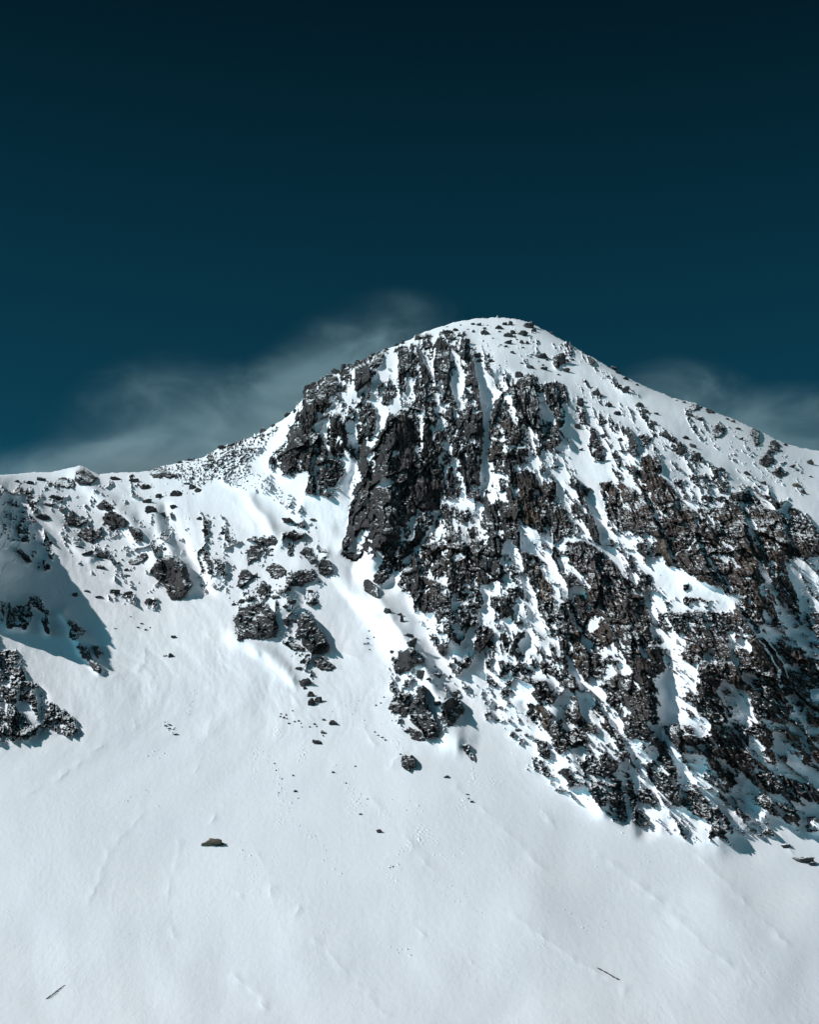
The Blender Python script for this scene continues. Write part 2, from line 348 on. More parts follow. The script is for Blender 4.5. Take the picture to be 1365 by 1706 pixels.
 (.8,[(965,1155),(975,1158),(1010,1195),(1035,1225),(1046,1260),(1060,1320),(1068,1375),(1058,1370),(1045,1310),(1032,1260),(1015,1225),(985,1185)]),
 (.86,[(997,1145),(1012,1130),(1040,1120),(1060,1125),(1066,1180),(1050,1190),(1030,1195),(1015,1170)]),
 (.02,[(1000,1135),(1020,1105),(1034,1098),(1052,1112),(1050,1124),(1030,1124),(1012,1130)]),
 (.92,[(1034,1195),(1060,1185),(1066,1200),(1085,1230),(1062,1236),(1045,1232)]),(.3,[(1036,1188),(1055,1178),(1052,1190),(1038,1196)]),
 (.85,[(892,1228),(905,1238),(916,1265),(908,1268),(895,1250)]),(.85,[(886,1262),(895,1258),(912,1278),(926,1298),(910,1296),(893,1285)]),
 (.7,[(930,1282),(945,1278),(956,1300),(958,1318),(945,1305)]),
 (.45,[(958,1250),(985,1245),(1020,1260),(1038,1280),(1040,1330),(1030,1360),(1040,1378),(1020,1365),(990,1335),(970,1300)]),
 (.75,[(985,1258),(1015,1255),(1030,1280),(1015,1290),(985,1280)]),(.75,[(1010,1240),(1030,1230),(1040,1250),(1030,1262),(1015,1252)]),
 (.8,[(965,1275),(980,1272),(985,1285),(975,1290)]),(.8,[(985,1310),(1000,1300),(1010,1330),(1000,1340)]),(.85,[(1020,1310),(1035,1305),(1045,1340),(1048,1378),(1035,1372),(1022,1345)]),
 (.05,[(1010,1290),(1035,1285),(1038,1300),(1015,1308)]),
 (.9,[(1064,1080),(1088,1085),(1094,1140),(1098,1200),(1095,1220),(1075,1225),(1066,1190)]),
 (.02,[(1090,1128),(1112,1124),(1132,1115),(1140,1140),(1136,1165),(1150,1192),(1140,1205),(1115,1216),(1102,1205),(1095,1165)]),
 (.9,[(1108,1210),(1130,1206),(1155,1208),(1160,1240),(1130,1246),(1110,1235)]),
 (.7,[(1070,1228),(1110,1230),(1120,1260),(1135,1290),(1138,1340),(1110,1330),(1095,1300),(1080,1260)]),(.35,[(1066,1240),(1090,1235),(1100,1260),(1080,1265)]),
 (.9,[(1065,1312),(1085,1315),(1098,1330),(1094,1348),(1075,1338),(1062,1330)]),
 (.4,[(1120,1246),(1160,1248),(1165,1275),(1130,1270)]),(.1,[(1126,1270),(1160,1275),(1170,1290),(1168,1316),(1140,1315),(1128,1295)]),
 (.85,[(1165,1200),(1222,1200),(1250,1215),(1248,1280),(1230,1295),(1200,1290),(1180,1265)]),(.35,[(1180,1195),(1220,1205),(1215,1215),(1185,1212)]),
 (.6,[(1165,1250),(1185,1270),(1205,1310),(1215,1340),(1195,1330),(1175,1300)]),
 (.95,[(1206,1290),(1224,1288),(1228,1308),(1214,1314)]),
 (.82,[(1137,1318),(1165,1315),(1185,1335),(1190,1362),(1170,1366),(1150,1355),(1135,1340)]),(.8,[(1186,1345),(1200,1345),(1206,1362),(1190,1368)]),
 (.92,[(1190,1366),(1202,1364),(1200,1390),(1186,1402),(1182,1395)]),(.85,[(1201,1352),(1212,1355),(1225,1380),(1222,1392),(1208,1378)]),(.5,[(1208,1394),(1222,1400),(1226,1418),(1218,1412)]),
 (.88,[(1224,1340),(1234,1346),(1250,1366),(1240,1368),(1228,1355)]),
 (.06,[(1212,1158),(1240,1145),(1250,1175),(1270,1208),(1252,1206),(1226,1188)]),
 (.97,[(1247,1150),(1262,1133),(1292,1135),(1295,1170),(1280,1186),(1262,1180)]),
 (.05,[(1312,1180),(1334,1178),(1334,1205),(1318,1210)]),
 (.97,[(1252,1206),(1270,1202),(1290,1220),(1290,1248),(1278,1248),(1262,1230),(1248,1225)]),
 (.45,[(1290,1208),(1330,1212),(1352,1270),(1340,1280),(1310,1258)]),(.9,[(1305,1222),(1328,1222),(1330,1236),(1308,1234)]),
 (.6,[(1248,1250),(1280,1248),(1308,1262),(1310,1276),(1285,1275),(1262,1290),(1248,1285)]),
 (.2,[(1290,1272),(1318,1272),(1342,1296),(1320,1295),(1298,1285)]),
 (.9,[(1258,1290),(1275,1285),(1300,1290),(1330,1300),(1365,1315),(1400,1330),(1400,1345),(1355,1338),(1330,1325),(1340,1345),(1310,1330),(1275,1318)]),
 (.75,[(1252,1322),(1275,1328),(1300,1340),(1330,1355),(1340,1366),(1330,1372),(1305,1368),(1270,1350)]),
 (.85,[(1345,1165),(1400,1160),(1400,1285),(1362,1272),(1345,1240)]),(.1,[(1352,1150),(1400,1140),(1400,1172),(1356,1168)]),(.15,[(1350,1215),(1380,1210),(1380,1222),(1352,1225)]),
 (.35,[(1345,1365),(1400,1360),(1400,1385),(1360,1385)]),
 # right flank streaks
 (.55,[(920,573),(950,572),(962,585),(950,600),(925,582)]),(.85,[(922,595),(938,592),(944,606),(932,614),(922,606)]),
 (.35,[(955,578),(985,595),(1010,615),(1030,632),(1015,640),(990,620),(965,600)]),(.6,[(1000,625),(1035,640),(1042,650),(1020,645)]),
 (.45,[(960,625),(990,640),(1010,660),(995,662),(975,640)]),
 (.5,[(1030,640),(1060,648),(1072,660),(1060,662),(1035,652)]),(.6,[(1055,672),(1075,680),(1090,705),(1102,730),(1092,728),(1078,705),(1060,685)]),
 (.75,[(1060,730),(1075,722),(1088,732),(1080,745),(1064,748)]),(.45,[(1000,690),(1040,710),(1065,720),(1060,735),(1030,720)]),
 (.5,[(1100,720),(1120,728),(1140,740),(1160,750),(1158,756),(1130,748),(1110,738)]),
 (.65,[(1125,745),(1140,745),(1142,765),(1130,766)]),(.65,[(1150,760),(1170,758),(1180,778),(1165,780),(1152,772)]),
 (.5,[(1180,765),(1205,780),(1220,800),(1205,800),(1185,785)]),
 (.3,[(1225,780),(1260,795),(1290,815),(1280,822),(1250,805)]),
 (.65,[(962,670),(978,668),(974,690),(978,708),(960,710),(956,692)]),(.6,[(985,715),(1002,712),(1012,735),(1010,770),(992,770),(980,745)]),
]

def raster(polys, ox, oy, w, h, init=0.0):
    out = np.full((h, w), init, F32)
    for val, pts in polys:
        xs = [p[0] for p in pts]; ys = [p[1] for p in pts]
        x0 = max(int(min(xs)) - ox - 1, 0); x1 = min(int(max(xs)) - ox + 2, w)
        y0 = max(int(min(ys)) - oy - 1, 0); y1 = min(int(max(ys)) - oy + 2, h)
        if x1 <= x0 or y1 <= y0: continue
        X, Yy = np.meshgrid(np.arange(x0, x1) + ox + 0.5, np.arange(y0, y1) + oy + 0.5)
        ins = np.zeros(X.shape, bool)
        n = len(pts)
        for i in range(n):
            (xa, ya), (xb, yb) = pts[i], pts[(i + 1) % n]
            if ya == yb: continue
            c = ((ya > Yy) != (yb > Yy)) & (X < (xb - xa) * (Yy - ya) / (yb - ya) + xa)
            ins ^= c
        sub = out[y0:y1, x0:x1]; sub[ins] = val
    return out

OX, OY, RW, RH = -80, 500, 1500, 950
def sample(img, u, v):
    x = np.clip(u - OX, 0, RW - 1.001); y = np.clip(v - OY, 0, RH - 1.001)
    ix = x.astype(np.int32); iy = y.astype(np.int32); fx = (x - ix).astype(F32); fy = (y - iy).astype(F32)
    return (img[iy, ix] * (1 - fx) + img[iy, ix + 1] * fx) * (1 - fy) + (img[iy + 1, ix] * (1 - fx) + img[iy + 1, ix + 1] * fx) * fy

DENS = blur(raster(D, OX, OY, RW, RH), 1, 1)

BROWN = [(.95,[(1000,800),(1090,760),(1150,850),(1280,850),(1365,900),(1330,940),(1280,1060),(1230,1040),(1150,960),(1090,890),(1010,860)]),
 (.6,[(840,660),(880,630),(880,760),(810,790),(812,720)]),(.8,[(950,915),(1040,950),(1090,1010),(1080,1220),(1000,1140),(960,960)]),
 (.75,[(1120,1050),(1400,1050),(1400,1380),(1120,1380)]),(.6,[(850,790),(940,820),(955,890),(850,885)]),(.45,[(900,1090),(1060,1120),(1060,1260),(900,1260)]),
 (.15,[(655,690),(700,690),(735,800),(720,880),(600,930),(600,800)]),(.35,[(690,900),(800,880),(800,970),(700,1020)]),(.1,[(500,650),(600,650),(580,830),(450,790)])]
TAN = [(.8,[(888,940),(900,945),(920,980),(920,1000),(908,1000),(896,975)]),(.8,[(1031,818),(1040,818),(1042,842),(1030,840)]),(.75,[(874,852),(892,848),(897,870),(880,878)]),
 (.6,[(910,876),(918,876),(920,898),(911,896)]),(.75,[(1244,916),(1256,914),(1260,950),(1248,952)]),(.6,[(960,1045),(975,1050),(968,1080),(955,1075)]),(.8,[(1346,1170),(1400,1160),(1400,1280),(1350,1250)]),
 (.6,[(1275,1225),(1290,1225),(1290,1248),(1278,1248)]),(.5,[(1090,890),(1110,895),(1118,935),(1100,920)]),(.5,[(1310,1222),(1328,1222),(1330,1236),(1310,1234)]),(.6,[(978,800),(984,812),(980,822),(966,815)]),
 (.5,[(1228,1345),(1250,1366),(1240,1368)]),(.4,[(885,1175),(915,1180),(915,1215),(895,1200)]),(.5,[(955,1062),(975,1068),(972,1110),(960,1110)])]
BRN = blur(raster(BROWN, OX, OY, RW, RH), 5, 2)
TANR = blur(raster(TAN, OX, OY, RW, RH), 2, 1)

# ------------------------------------------------------------------ the grid of the mountain sheet
def axis(segs):
    out = []
    for a, b, s in segs:
        n = max(1, int(round((b - a) / s)))
        out += list(np.linspace(a, b, n, endpoint=False))
    out.append(segs[-1][1])
    return np.array(out)
STEP = 1.2
ucol = axis([(-1500,-400,60),(-400,-40,6),(-40,1405,STEP),(1405,1750,6),(1750,2900,60)])
NR1 = 690
rows1 = np.linspace(0, 1, NR1)
vlow = axis([(1432,1730,2.0),(1730,1790,10)])
ridge_s = np.interp(ucol, RX, RV)
ridge_v = ridge_s + 3.0 * fbm2(ucol / 24.0, ucol * 0 + 3.3, 5, 201, 0.55) + 0.4 * noise2(ucol / 4.0, ucol * 0 + 1.3, 202)
# the skyline itself is a little ragged where it is rock
U1 = np.repeat(ucol[None, :], NR1, 0)
V1 = ridge_v[None, :] + (1430 - ridge_v[None, :]) * rows1[:, None]
U2 = np.repeat(ucol[None, :], len(vlow), 0)
V2 = np.repeat(vlow[:, None], len(ucol), 1)
U = np.concatenate([U1, U2], 0); V = np.concatenate([V1, V2], 0)
NRF, NC = U.shape
Uf, Vf = U.astype(F32), V.astype(F32)

Y = base_Y(U, V).astype(F32)
Y += 16 * np.exp(-(V - ridge_s[None, :]) / 9.0)          # the top rolls over instead of ending in an edge
for amp, wd, pts in RIBS:
    d = seg_dist(Uf + 8 * noise2(Uf / 30, Vf / 30, 3), Vf, pts)
    Y -= amp * np.exp(-(d / wd) ** 2)

spur = np.exp(-(seg_dist(Uf, Vf, [(-135,768),(-84,840),(-66,890)]) / 60) ** 2)
tb, _e = blocks((Uf + 0.4 * Vf) / 12, Vf / 20, 301, 1.2)
Y -= spur * (22 * np.clip(tb + 0.1, 0, 1) + 7 * fbm2(Uf / 40, Vf / 50, 4, 303) + 3 * (1 - 2 * np.abs(fbm2((Uf - 0.7 * Vf) / 9, Vf / 40, 3, 305))))
# warped lookup of the rock share
wu = Uf + 5.0 * fbm2(Uf / 17, Vf / 17, 3, 21) + 2.0 * noise2(Uf / 4, Vf / 4, 25)
wv = Vf + 5.0 * fbm2(Uf / 17 + 50, Vf / 17, 3, 22) + 2.0 * noise2(Uf / 4, Vf / 4 + 40, 26)
dens = sample(DENS, wu, wv)
dens[(U < OX + 5) | (U > OX + RW - 5) | (V > OY + RH - 3)] = 0
FACE = blur(raster([(1.0,[(500,660),(640,590),(760,555),(830,620),(960,650),(1080,740),(1250,800),(1400,880),(1400,1380),(1180,1400),(1060,1385),(900,1300),(800,1180),(730,1080),(650,960),(570,930),(590,800),(520,830),(445,780)])], OX, OY, RW, RH), 6, 2)
fld = blur(raster([(1.0,[(1088,934),(1110,940),(1228,988),(1225,1015),(1110,1015)]),(1.0,[(590,760),(590,860),(560,910),(530,880),(570,810)]),(1.0,[(800,820),(806,700),(845,625),(840,660),(815,740),(808,850)]),
   (1.0,[(1095,1130),(1130,1120),(1140,1200),(1105,1210)]),(1.0,[(640,605),(660,600),(600,660),(580,680)]),(1.0,[(930,710),(950,730),(960,800),(1000,850),(1020,800),(1000,720),(960,650)]),(1.0,[(967,1130),(1000,1145),(1015,1180)]),(1.0,[(880,890),(905,890),(912,905)])], OX, OY, RW, RH), 3, 2)
fc = sample(FACE, wu, wv) * (1 - 0.85 * np.clip(sample(fld, wu, wv), 0, 1))
dens = np.maximum(dens, fc * (0.16 + 0.16 * fbm2(Uf / 40, Vf / 40, 2, 116)))
dens = np.where((fc > 0.05) & (dens < 0.95), np.minimum(dens, 0.93), dens)
Wd = blur((dens > 0.2).astype(F32), 5, 2)

# joints lean down to the right on the right half of the face and stand upright on the left
lean = sstep(560, 1250, Uf) * 0.6
su = Uf - lean * (Vf - 1150)
wx = su + 7 * fbm2(Uf / 26, Vf / 26, 3, 41); wy = Vf + 7 * fbm2(Uf / 26, Vf / 26 + 9, 3, 44)
b0, e0 = blocks(wx / 78, wy / 185, 9, 1.0)
b1, e1 = blocks(wx / 37, wy / 76, 1, 0.9)
b2, e2 = blocks(wx / 17, wy / 28, 2, 1.0)
b3, e3 = blocks(wx / 8.0, wy / 13.5, 3, 1.1)
b4, e4 = blocks(su / 4.0 + noise2(Uf / 9, Vf / 9, 5), Vf / 4.2 + noise2(Uf / 9, Vf / 9, 6), 4, 1.2)
fine = fbm2(su / 8, Vf / 6, 4, 61, 0.65)
streak = fbm2((su) / 7, Vf / 30, 3, 71)
rg1 = 1 - 2 * np.abs(fbm2(wx / 20, wy / 34, 5, 101, 0.55))
rg2 = 1 - 2 * np.abs(fbm2(su / 7.5 + 0.7 * noise2(Uf / 11, Vf / 11, 7), Vf / 12, 4, 105, 0.6))
jl = fbm2(su / 24, Vf / 170, 3, 121); jl2 = fbm2(su / 11, Vf / 90, 3, 125)
lines = np.exp(-(jl / 0.05) ** 2) + 0.6 * np.exp(-(jl2 / 0.05) ** 2)
lines = lines * (1 - 0.85 * sstep(0.965, 0.978, dens))
solid = 1 - 0.6 * sstep(0.965, 0.978, blur(dens, 2, 1))
crg = blur(((Uf < 150) & (Vf > 800) & (Vf < 1245)).astype(F32), 8, 2) + 0.7 * blur(((Uf > 100) & (Uf < 800) & (Vf > 790) & (Vf < 1240)).astype(F32), 8, 2)
fk = 0.4 + 0.6 * np.clip(np.maximum(fc * 1.5, crg), 0, 1)
rel = -1.6 * lines * fk + 17.0 * b0 * solid * np.clip(fc * 1.5, 0, 1) + 15.0 * b1 * fk * solid + 6.0 * b2 * fk + 1.3 * b3 + 3.2 * rg1 + 1.5 * rg2 - 0.8 * np.exp(-(e2 / 0.08) ** 2) + 0.8 * fine
# bare rock sits on the convex, snow in hollows and on ledges
con = rel - blur(rel, 11, 2)
ledge = np.zeros_like(rel); ledge[1:-1] = (rel[2:] - rel[:-2]) * 0.5
grit = noise2(su / 3.1, Vf / 2.7, 111) + 0.6 * noise2(su / 1.7, Vf / 1.6, 112)
q = con / 4.4 + 1.0 * fine + 0.55 * streak + 0.62 * grit - 0.55 * lines + 0.2 * b3 + 0.2 * b4 + 0.25 * rg2 - 0.55 * np.clip(blur(ledge, 1, 1), -1.5, 1.5)
scr = (1 - np.clip(fc * 2, 0, 1)) * sstep(215, 260, Uf) * (1 - sstep(520, 560, Uf)) * (1 - sstep(830, 870, Vf))
q = q * (1 - 0.8 * scr) + scr * (1.0 * grit + 0.5 * fine)
sel = (dens > 0.12)
srt = np.sort(q[sel][::7])
rank = np.searchsorted(srt, q).astype(F32) / len(srt)
dcap = np.minimum(dens, 0.89 + 0.09 * sstep(-0.15, 0.25, fbm2(Uf / 45, Vf / 45, 2, 115)))
th = 1.0 - dcap
rockv = rank - th
bare = (dens > 0.04)
rock = np.where(bare, rockv, -1.0)
rmask = sstep(-0.03, 0.03, rock)
rmask = np.where(dens > 0.04, rmask, 0)

snow_rel = blur(rel, 6, 2) * 0.75
prot = np.clip((rockv) * 9.0, 0, 2.6)
P = Wd * snow_rel + rmask * (prot + 0.9 * (rel - blur(rel, 6, 2)) + 0.16 * b4 + 0.5)
# wind-worked snow: broad swells, drift ribs running down the fall line, fine sastrugi
fall = Uf - 0.25 * (Vf - 1000) * sstep(500, 1100, Uf)
lf = Uf - 0.45 * (Vf - 900) * (1 - sstep(350, 700, Uf)) * (1 - sstep(1150, 1350, Vf))
hi = 1 - sstep(1080, 1330, Vf)
patch = sstep(-0.1, 0.5, fbm2(Uf / 150, Vf / 110, 2, 95))
dg = Uf - 0.95 * Vf
sw = (1.5 + 1.8 * hi) * fbm2(lf / 130, Vf / 170, 2, 81) + 0.22 * sstep(450, 900, Uf) * sstep(-0.2, 0.5, fbm2(Uf / 130, Vf / 130, 2, 96)) * fbm2(dg / 26 + noise2(Uf / 60, Vf / 60, 97), (Uf + Vf) / 120, 4, 88) + 0.2 * hi * fbm2(fall / 10, Vf / 15, 3, 89) + 1.5 * hi * fbm2(lf / 50 + 0.8 * noise2(Uf / 90, Vf / 90, 83), Vf / 80, 3, 82) + (0.10 + 0.6 * hi) * fbm2(fall / 30, Vf / 46, 4, 84) + 0.10 * patch * fbm2(fall / 7, Vf / 11, 3, 87)
for amp, wd, pts in DRIFT:
    d = seg_dist(Uf + 3 * noise2(Uf / 14, Vf / 14, 33), Vf + 3 * noise2(Uf / 14, Vf / 14, 34), pts)
    sw += 0.7 * amp * np.exp(-(d / (1.5 * wd)) ** 1.2) * (0.5 + noise2(Uf / 25, Vf / 25, 35))
crust = fbm2(Uf / 40, Vf / 55, 2, 91)
chip = noise2(fall / 3.0, Vf / 2.4, 93)
crumb = sstep(330, 480, Uf) * (1 - sstep(760, 900, Uf)) * sstep(1160, 1230, Vf) * (1 - sstep(1420, 1500, Vf))
sw += np.clip(crust - 0.2, 0, 1) * np.clip(chip - 0.25, 0, 1) * (1.0 + 3.0 * crumb)
P += sw * (1 - 0.85 * rmask) * np.clip((V - ridge_s[None, :]) / 25, 0.1, 1)
edge = np.clip((V - ridge_s[None, :]) / 6, 0, 1)
Y = Y - P * (0.25 + 0.75 * edge)

X3, Y3, Z3 = point(U, V, Y.astype(np.float64))
# raise rocks on the skyline
sk = np.exp(-((V - ridge_v[None, :]) / 5.0) ** 2)
Z3 += sk * rmask * np.clip(b3 + b4 * 0.8 + 0.3, 0, 1.5) * 2.2

# back slope rows (behind the skyline) and the near basin rows
back = []
for k, (dy, dz) in enumerate([(6,-1.5),(14,-6),(40,-26),(120,-90),(320,-230),(900,-420)]):
    back.append(np.stack([X3[0] * (1 + dy / 2500.0), Y3[0] + dy, Z3[0] + dz], -1))
back = np.stack(back[::-1], 0)
front = []
for Yn, Zn in [(350,-30),(300,-34),(230,-32),(160,-23),(90,-11),(40,-4.6),(0,-1.9),(-60,2),(-300,-20),(-900,-60)]:
    xx = (ucol - U0) / FPX * max(Yn, 260) * 1.05
    front.append(np.stack([xx, np.full(NC, float(Yn)), np.full(NC, float(Zn)) + 0 * xx], -1))
front = np.stack(front, 0)
PT = np.concatenate([back, np.stack([X3, Y3, Z3], -1), front], 0)
NB = len(back); NRT = PT.shape[0]
def full(a, fill=0.0):
    return np.concatenate([np.full((NB, NC), fill, F32), a.astype(F32), np.full((len(front), NC), fill, F32)], 0)
M = full(rmask); UU = full(U.astype(F32)); VV = np.concatenate([np.repeat(V[:1], NB, 0), V, np.full((len(front), NC), 1800.0)], 0).astype(F32)
UU = np.repeat(ucol[None, :], NRT, 0).astype(F32)
BR = full(sample(BRN, wu, wv)); TN = full(sample(TANR, wu, wv))

# smooth vertex normals of the whole sheet, so that the pieces cut from it join without a seam
du = np.gradient(PT, axis=1); dv = np.gradient(PT, axis=0)
NV = np.cross(dv, du); NV /= np.linalg.norm(NV, axis=-1, keepdims=True) + 1e-12
if NV[NB + 800, NC // 2, 2] < 0: NV = -NV
FLIP = None

idx = np.arange(NRT * NC).reshape(NRT, NC)
quads = np.stack([idx[:-1, :-1], idx[1:, :-1], idx[1:, 1:], idx[:-1, 1:]], -1).reshape(-1, 4)
fm = (M[:-1, :-1] + M[1:, :-1] + M[1:, 1:] + M[:-1, 1:]).reshape(-1) / 4
fu = ((UU[:-1, :-1] + UU[1:, 1:]) / 2).reshape(-1); fv = ((VV[:-1, :-1] + VV[1:, 1:]) / 2).reshape(-1)
PTf = PT.reshape(-1, 3); NVf = NV.reshape(-1, 3)

# ------------------------------------------------------------------ materials
def nodes_of(m):
    m.use_nodes = True
    return m.node_tree.nodes, m.node_tree.links

def N(ns, t, **kw):
    n = ns.new(t)
    for k, v in kw.items():
        if k in n.inputs: n.inputs[k].default_value = v
        else: setattr(n, k, v)
    return n

def ramp(ns, stops):
    r = ns.new('ShaderNodeValToRGB'); e = r.color_ramp.elements
    while len(e) < len(stops): e.new(0.5)
    for el, (p, c) in zip(e, stops):
        el.position = p; el.color = (*c, 1) if len(c) == 3 else c
    return r

def snow_nodes(ns, ln):
    geo = ns.new('ShaderNodeNewGeometry')
    n1 = N(ns, 'ShaderNodeTexNoise', Scale=0.02, Detail=6.0); ln.new(geo.outputs['Position'], n1.inputs['Vector'])
    c = ramp(ns, [(0.3, (0.81, 0.83, 0.872)), (0.7, (0.862, 0.874, 0.905))])
    ln.new(n1.outputs['Fac'], c.inputs['Fac'])
    return geo, c.outputs['Color']

def make_snow():
    m = bpy.data.materials.new('snow'); ns, ln = nodes_of(m)
    b = ns['Principled BSDF']; b.inputs['Roughness'].default_value = 0.75; b.inputs['Specular IOR Level'].default_value = 0.25
    geo, col = snow_nodes(ns, ln)
    ln.new(col, b.inputs['Base Color'])
    mp = N(ns, 'ShaderNodeMapping'); mp.inputs['Scale'].default_value = (1.0, 0.35, 0.5); ln.new(geo.outputs['Position'], mp.inputs['Vector'])
    n2 = N(ns, 'ShaderNodeTexNoise', Scale=0.55, Detail=5.0, Roughness=0.6); ln.new(mp.outputs['Vector'], n2.inputs['Vector'])
    bp = N(ns, 'ShaderNodeBump', Strength=0.2, Distance=0.6); ln.new(n2.outputs['Fac'], bp.inputs['Height'])
    ln.new(bp.outputs['Normal'], b.inputs['Normal'])
    return m

def make_rock(name, snow_amt, use_attr=True, tone=1.0, base=None):
    m = bpy.data.materials.new(name); ns, ln = nodes_of(m)
    b = ns['Principled BSDF']; b.inputs['Roughness'].default_value = 0.85; b.inputs['Specular IOR Level'].default_value = 0.3
    geo = ns.new('ShaderNodeNewGeometry'); pos = geo.outputs['Position']
    n1 = N(ns, 'ShaderNodeTexNoise', Scale=0.09, Detail=8.0, Roughness=0.65); ln.new(pos, n1.inputs['Vector'])
    t = tone
    grey = ramp(ns, [(0.25, (0.022*t, 0.023*t, 0.027*t)), (0.5, (0.050*t, 0.047*t, 0.050*t)), (0.72, (0.105*t, 0.096*t, 0.095*t))])
    ln.new(n1.outputs['Fac'], grey.inputs['Fac']); col = grey.outputs['Color']
    mp = N(ns, 'ShaderNodeMapping'); mp.inputs['Scale'].default_value = (1.0, 1.0, 0.25); ln.new(pos, mp.inputs['Vector'])
    n3 = N(ns, 'ShaderNodeTexNoise', Scale=0.5, Detail=6.0, Roughness=0.7); ln.new(mp.outputs['Vector'], n3.inputs['Vector'])
    if use_attr:
        for attr, lo, hi in (('brown', (0.038, 0.028, 0.026), (0.125, 0.084, 0.069)), ('tan', (0.10, 0.06, 0.035), (0.26, 0.16, 0.085))):
            at = N(ns, 'ShaderNodeAttribute', attribute_name=attr)
            rc = ramp(ns, [(0.3, lo), (0.7, hi)]); ln.new(n3.outputs['Fac'], rc.inputs['Fac'])
            nn = N(ns, 'ShaderNodeTexNoise', Scale=0.05 if attr == 'brown' else 0.25, Detail=5.0); ln.new(pos, nn.inputs['Vector'])
            mr = N(ns, 'ShaderNodeMapRange'); mr.inputs['From Min'].default_value = 0.30 if attr == 'brown' else 0.36; mr.inputs['From Max'].default_value = 0.56
            ln.new(nn.outputs['Fac'], mr.inputs['Value'])
            mu = N(ns, 'ShaderNodeMath', operation='MULTIPLY'); ln.new(at.outputs['Fac'], mu.inputs[0]); ln.new(mr.outputs['Result'], mu.inputs[1])
            mx = N(ns, 'ShaderNodeMix', data_type='RGBA'); ln.new(mu.outputs[0], mx.inputs[0]); ln.new(col, mx.inputs[6]); ln.new(rc.outputs['Color'], mx.inputs[7])
            col = mx.outputs[2]
    if base is not None:
        rc = ramp(ns, [(0.3, tuple(c * 0.6 for c in base)), (0.7, base)]); ln.new(n3.outputs['Fac'], rc.inputs['Fac']); col = rc.outputs['Color']
    # snow caught on ledges
    sx = ns.new('ShaderNodeSeparateXYZ'); ln.new(geo.outputs['Normal'], sx.inputs[0])
    mq = N(ns, 'ShaderNodeMapping'); mq.inputs['Rotation'].default_value = (0, R(-25), 0); mq.inputs['Scale'].default_value = (0.45, 0.7, 1.5); ln.new(pos, mq.inputs['Vector'])
    n4 = N(ns, 'ShaderNodeTexNoise', Scale=0.8, Detail=5.0, Roughness=0.75); ln.new(mq.outputs['Vector'], n4.inputs['Vector'])
    n6 = N(ns, 'ShaderNodeTexNoise', Scale=0.06, Detail=3.0); ln.new(pos, n6.inputs['Vector'])
    mm = N(ns, 'ShaderNodeMath', operation='MULTIPLY_ADD'); mm.inputs[1].default_value = 0.9; ln.new(n6.outputs['Fac'], mm.inputs[0]); ln.new(sx.outputs['Z'], mm.inputs[2])
    ma = N(ns, 'ShaderNodeMath', operation='MULTIPLY_ADD'); ma.inputs[1].default_value = 1.5; ln.new(n4.outputs['Fac'], ma.inputs[0]); ln.new(mm.outputs[0], ma.inputs[2])
    mr = N(ns, 'ShaderNodeMapRange'); mr.inputs['From Min'].default_value = 2.02 - snow_amt; mr.inputs['From Max'].default_value = 2.10 - snow_amt
    ln.new(ma.outputs[0], mr.inputs['Value'])
    mx = N(ns, 'ShaderNodeMix', data_type='RGBA'); ln.new(mr.outputs['Result'], mx.inputs[0]); ln.new(col, mx.inputs[6]); mx.inputs[7].default_value = (0.82, 0.86, 0.885, 1)
    ln.new(mx.outputs[2], b.inputs['Base Color'])
    n5 = N(ns, 'ShaderNodeTexNoise', Scale=0.9, Detail=7.0, Roughness=0.65); ln.new(mp.outputs['Vector'], n5.inputs['Vector'])
    vo = N(ns, 'ShaderNodeTexVoronoi', Scale=0.45, feature='DISTANCE_TO_EDGE'); ln.new(mp.outputs['Vector'], vo.inputs['Vector'])
    ad = N(ns, 'ShaderNodeMath', operation='MULTIPLY_ADD'); ad.inputs[1].default_value = 0.8; ln.new(vo.outputs['Distance'], ad.inputs[0]); ln.new(n5.outputs['Fac'], ad.inputs[2])
    bp = N(ns, 'ShaderNodeBump', Strength=0.8, Distance=1.2); ln.new(ad.outputs[0], bp.inputs['Height']); ln.new(bp.outputs['Normal'], b.inputs['Normal'])
    return m

SNOW = make_snow()
ROCK = make_rock('cliff_rock', -0.04, True, 0.62)
BOULDER = make_rock('boulder_rock', 0.0, False, 0.8)
OUTROCK = make_rock('outcrop_rock', -0.01, False, 0.72)
TANROCK = make_rock('tan_rock', -0.3, False, 1, (0.17, 0.145, 0.105))

# ------------------------------------------------------------------ object helpers
def empty(name, loc=(0, 0, 0)):
    o = bpy.data.objects.new(name, None); COL.objects.link(o); o.location = loc; return o

def tag(o, label=None, cat=None, group=None, kind=None):
    if label: o['label'] = label
    if cat: o['category'] = cat
    if group: o['group'] = group
    if kind: o['kind'] = kind
    return o

def mesh_np(name, verts, faces, normals=None, attrs=None):
    me = bpy.data.meshes.new(name)
    k = faces.shape[1]; nf = len(faces)
    me.vertices.add(len(verts)); me.vertices.foreach_set('co', np.ascontiguousarray(verts, F32).ravel())
    me.loops.add(nf * k); me.loops.foreach_set('vertex_index', np.ascontiguousarray(faces, np.int32).ravel())
    me.polygons.add(nf); me.polygons.foreach_set('loop_start', np.arange(0, nf * k, k, dtype=np.int32))
    me.update(calc_edges=True)
    me.polygons.foreach_set('use_smooth', np.ones(nf, bool))
    if attrs:
        for an, av in attrs.items():
            a = me.attributes.new(an, 'FLOAT', 'POINT'); a.data.foreach_set('value', np.ascontiguousarray(av, F32))
    me.validate()
    if normals is not None:
        me.normals_split_custom_set_from_vertices(normals.tolist())
    return me

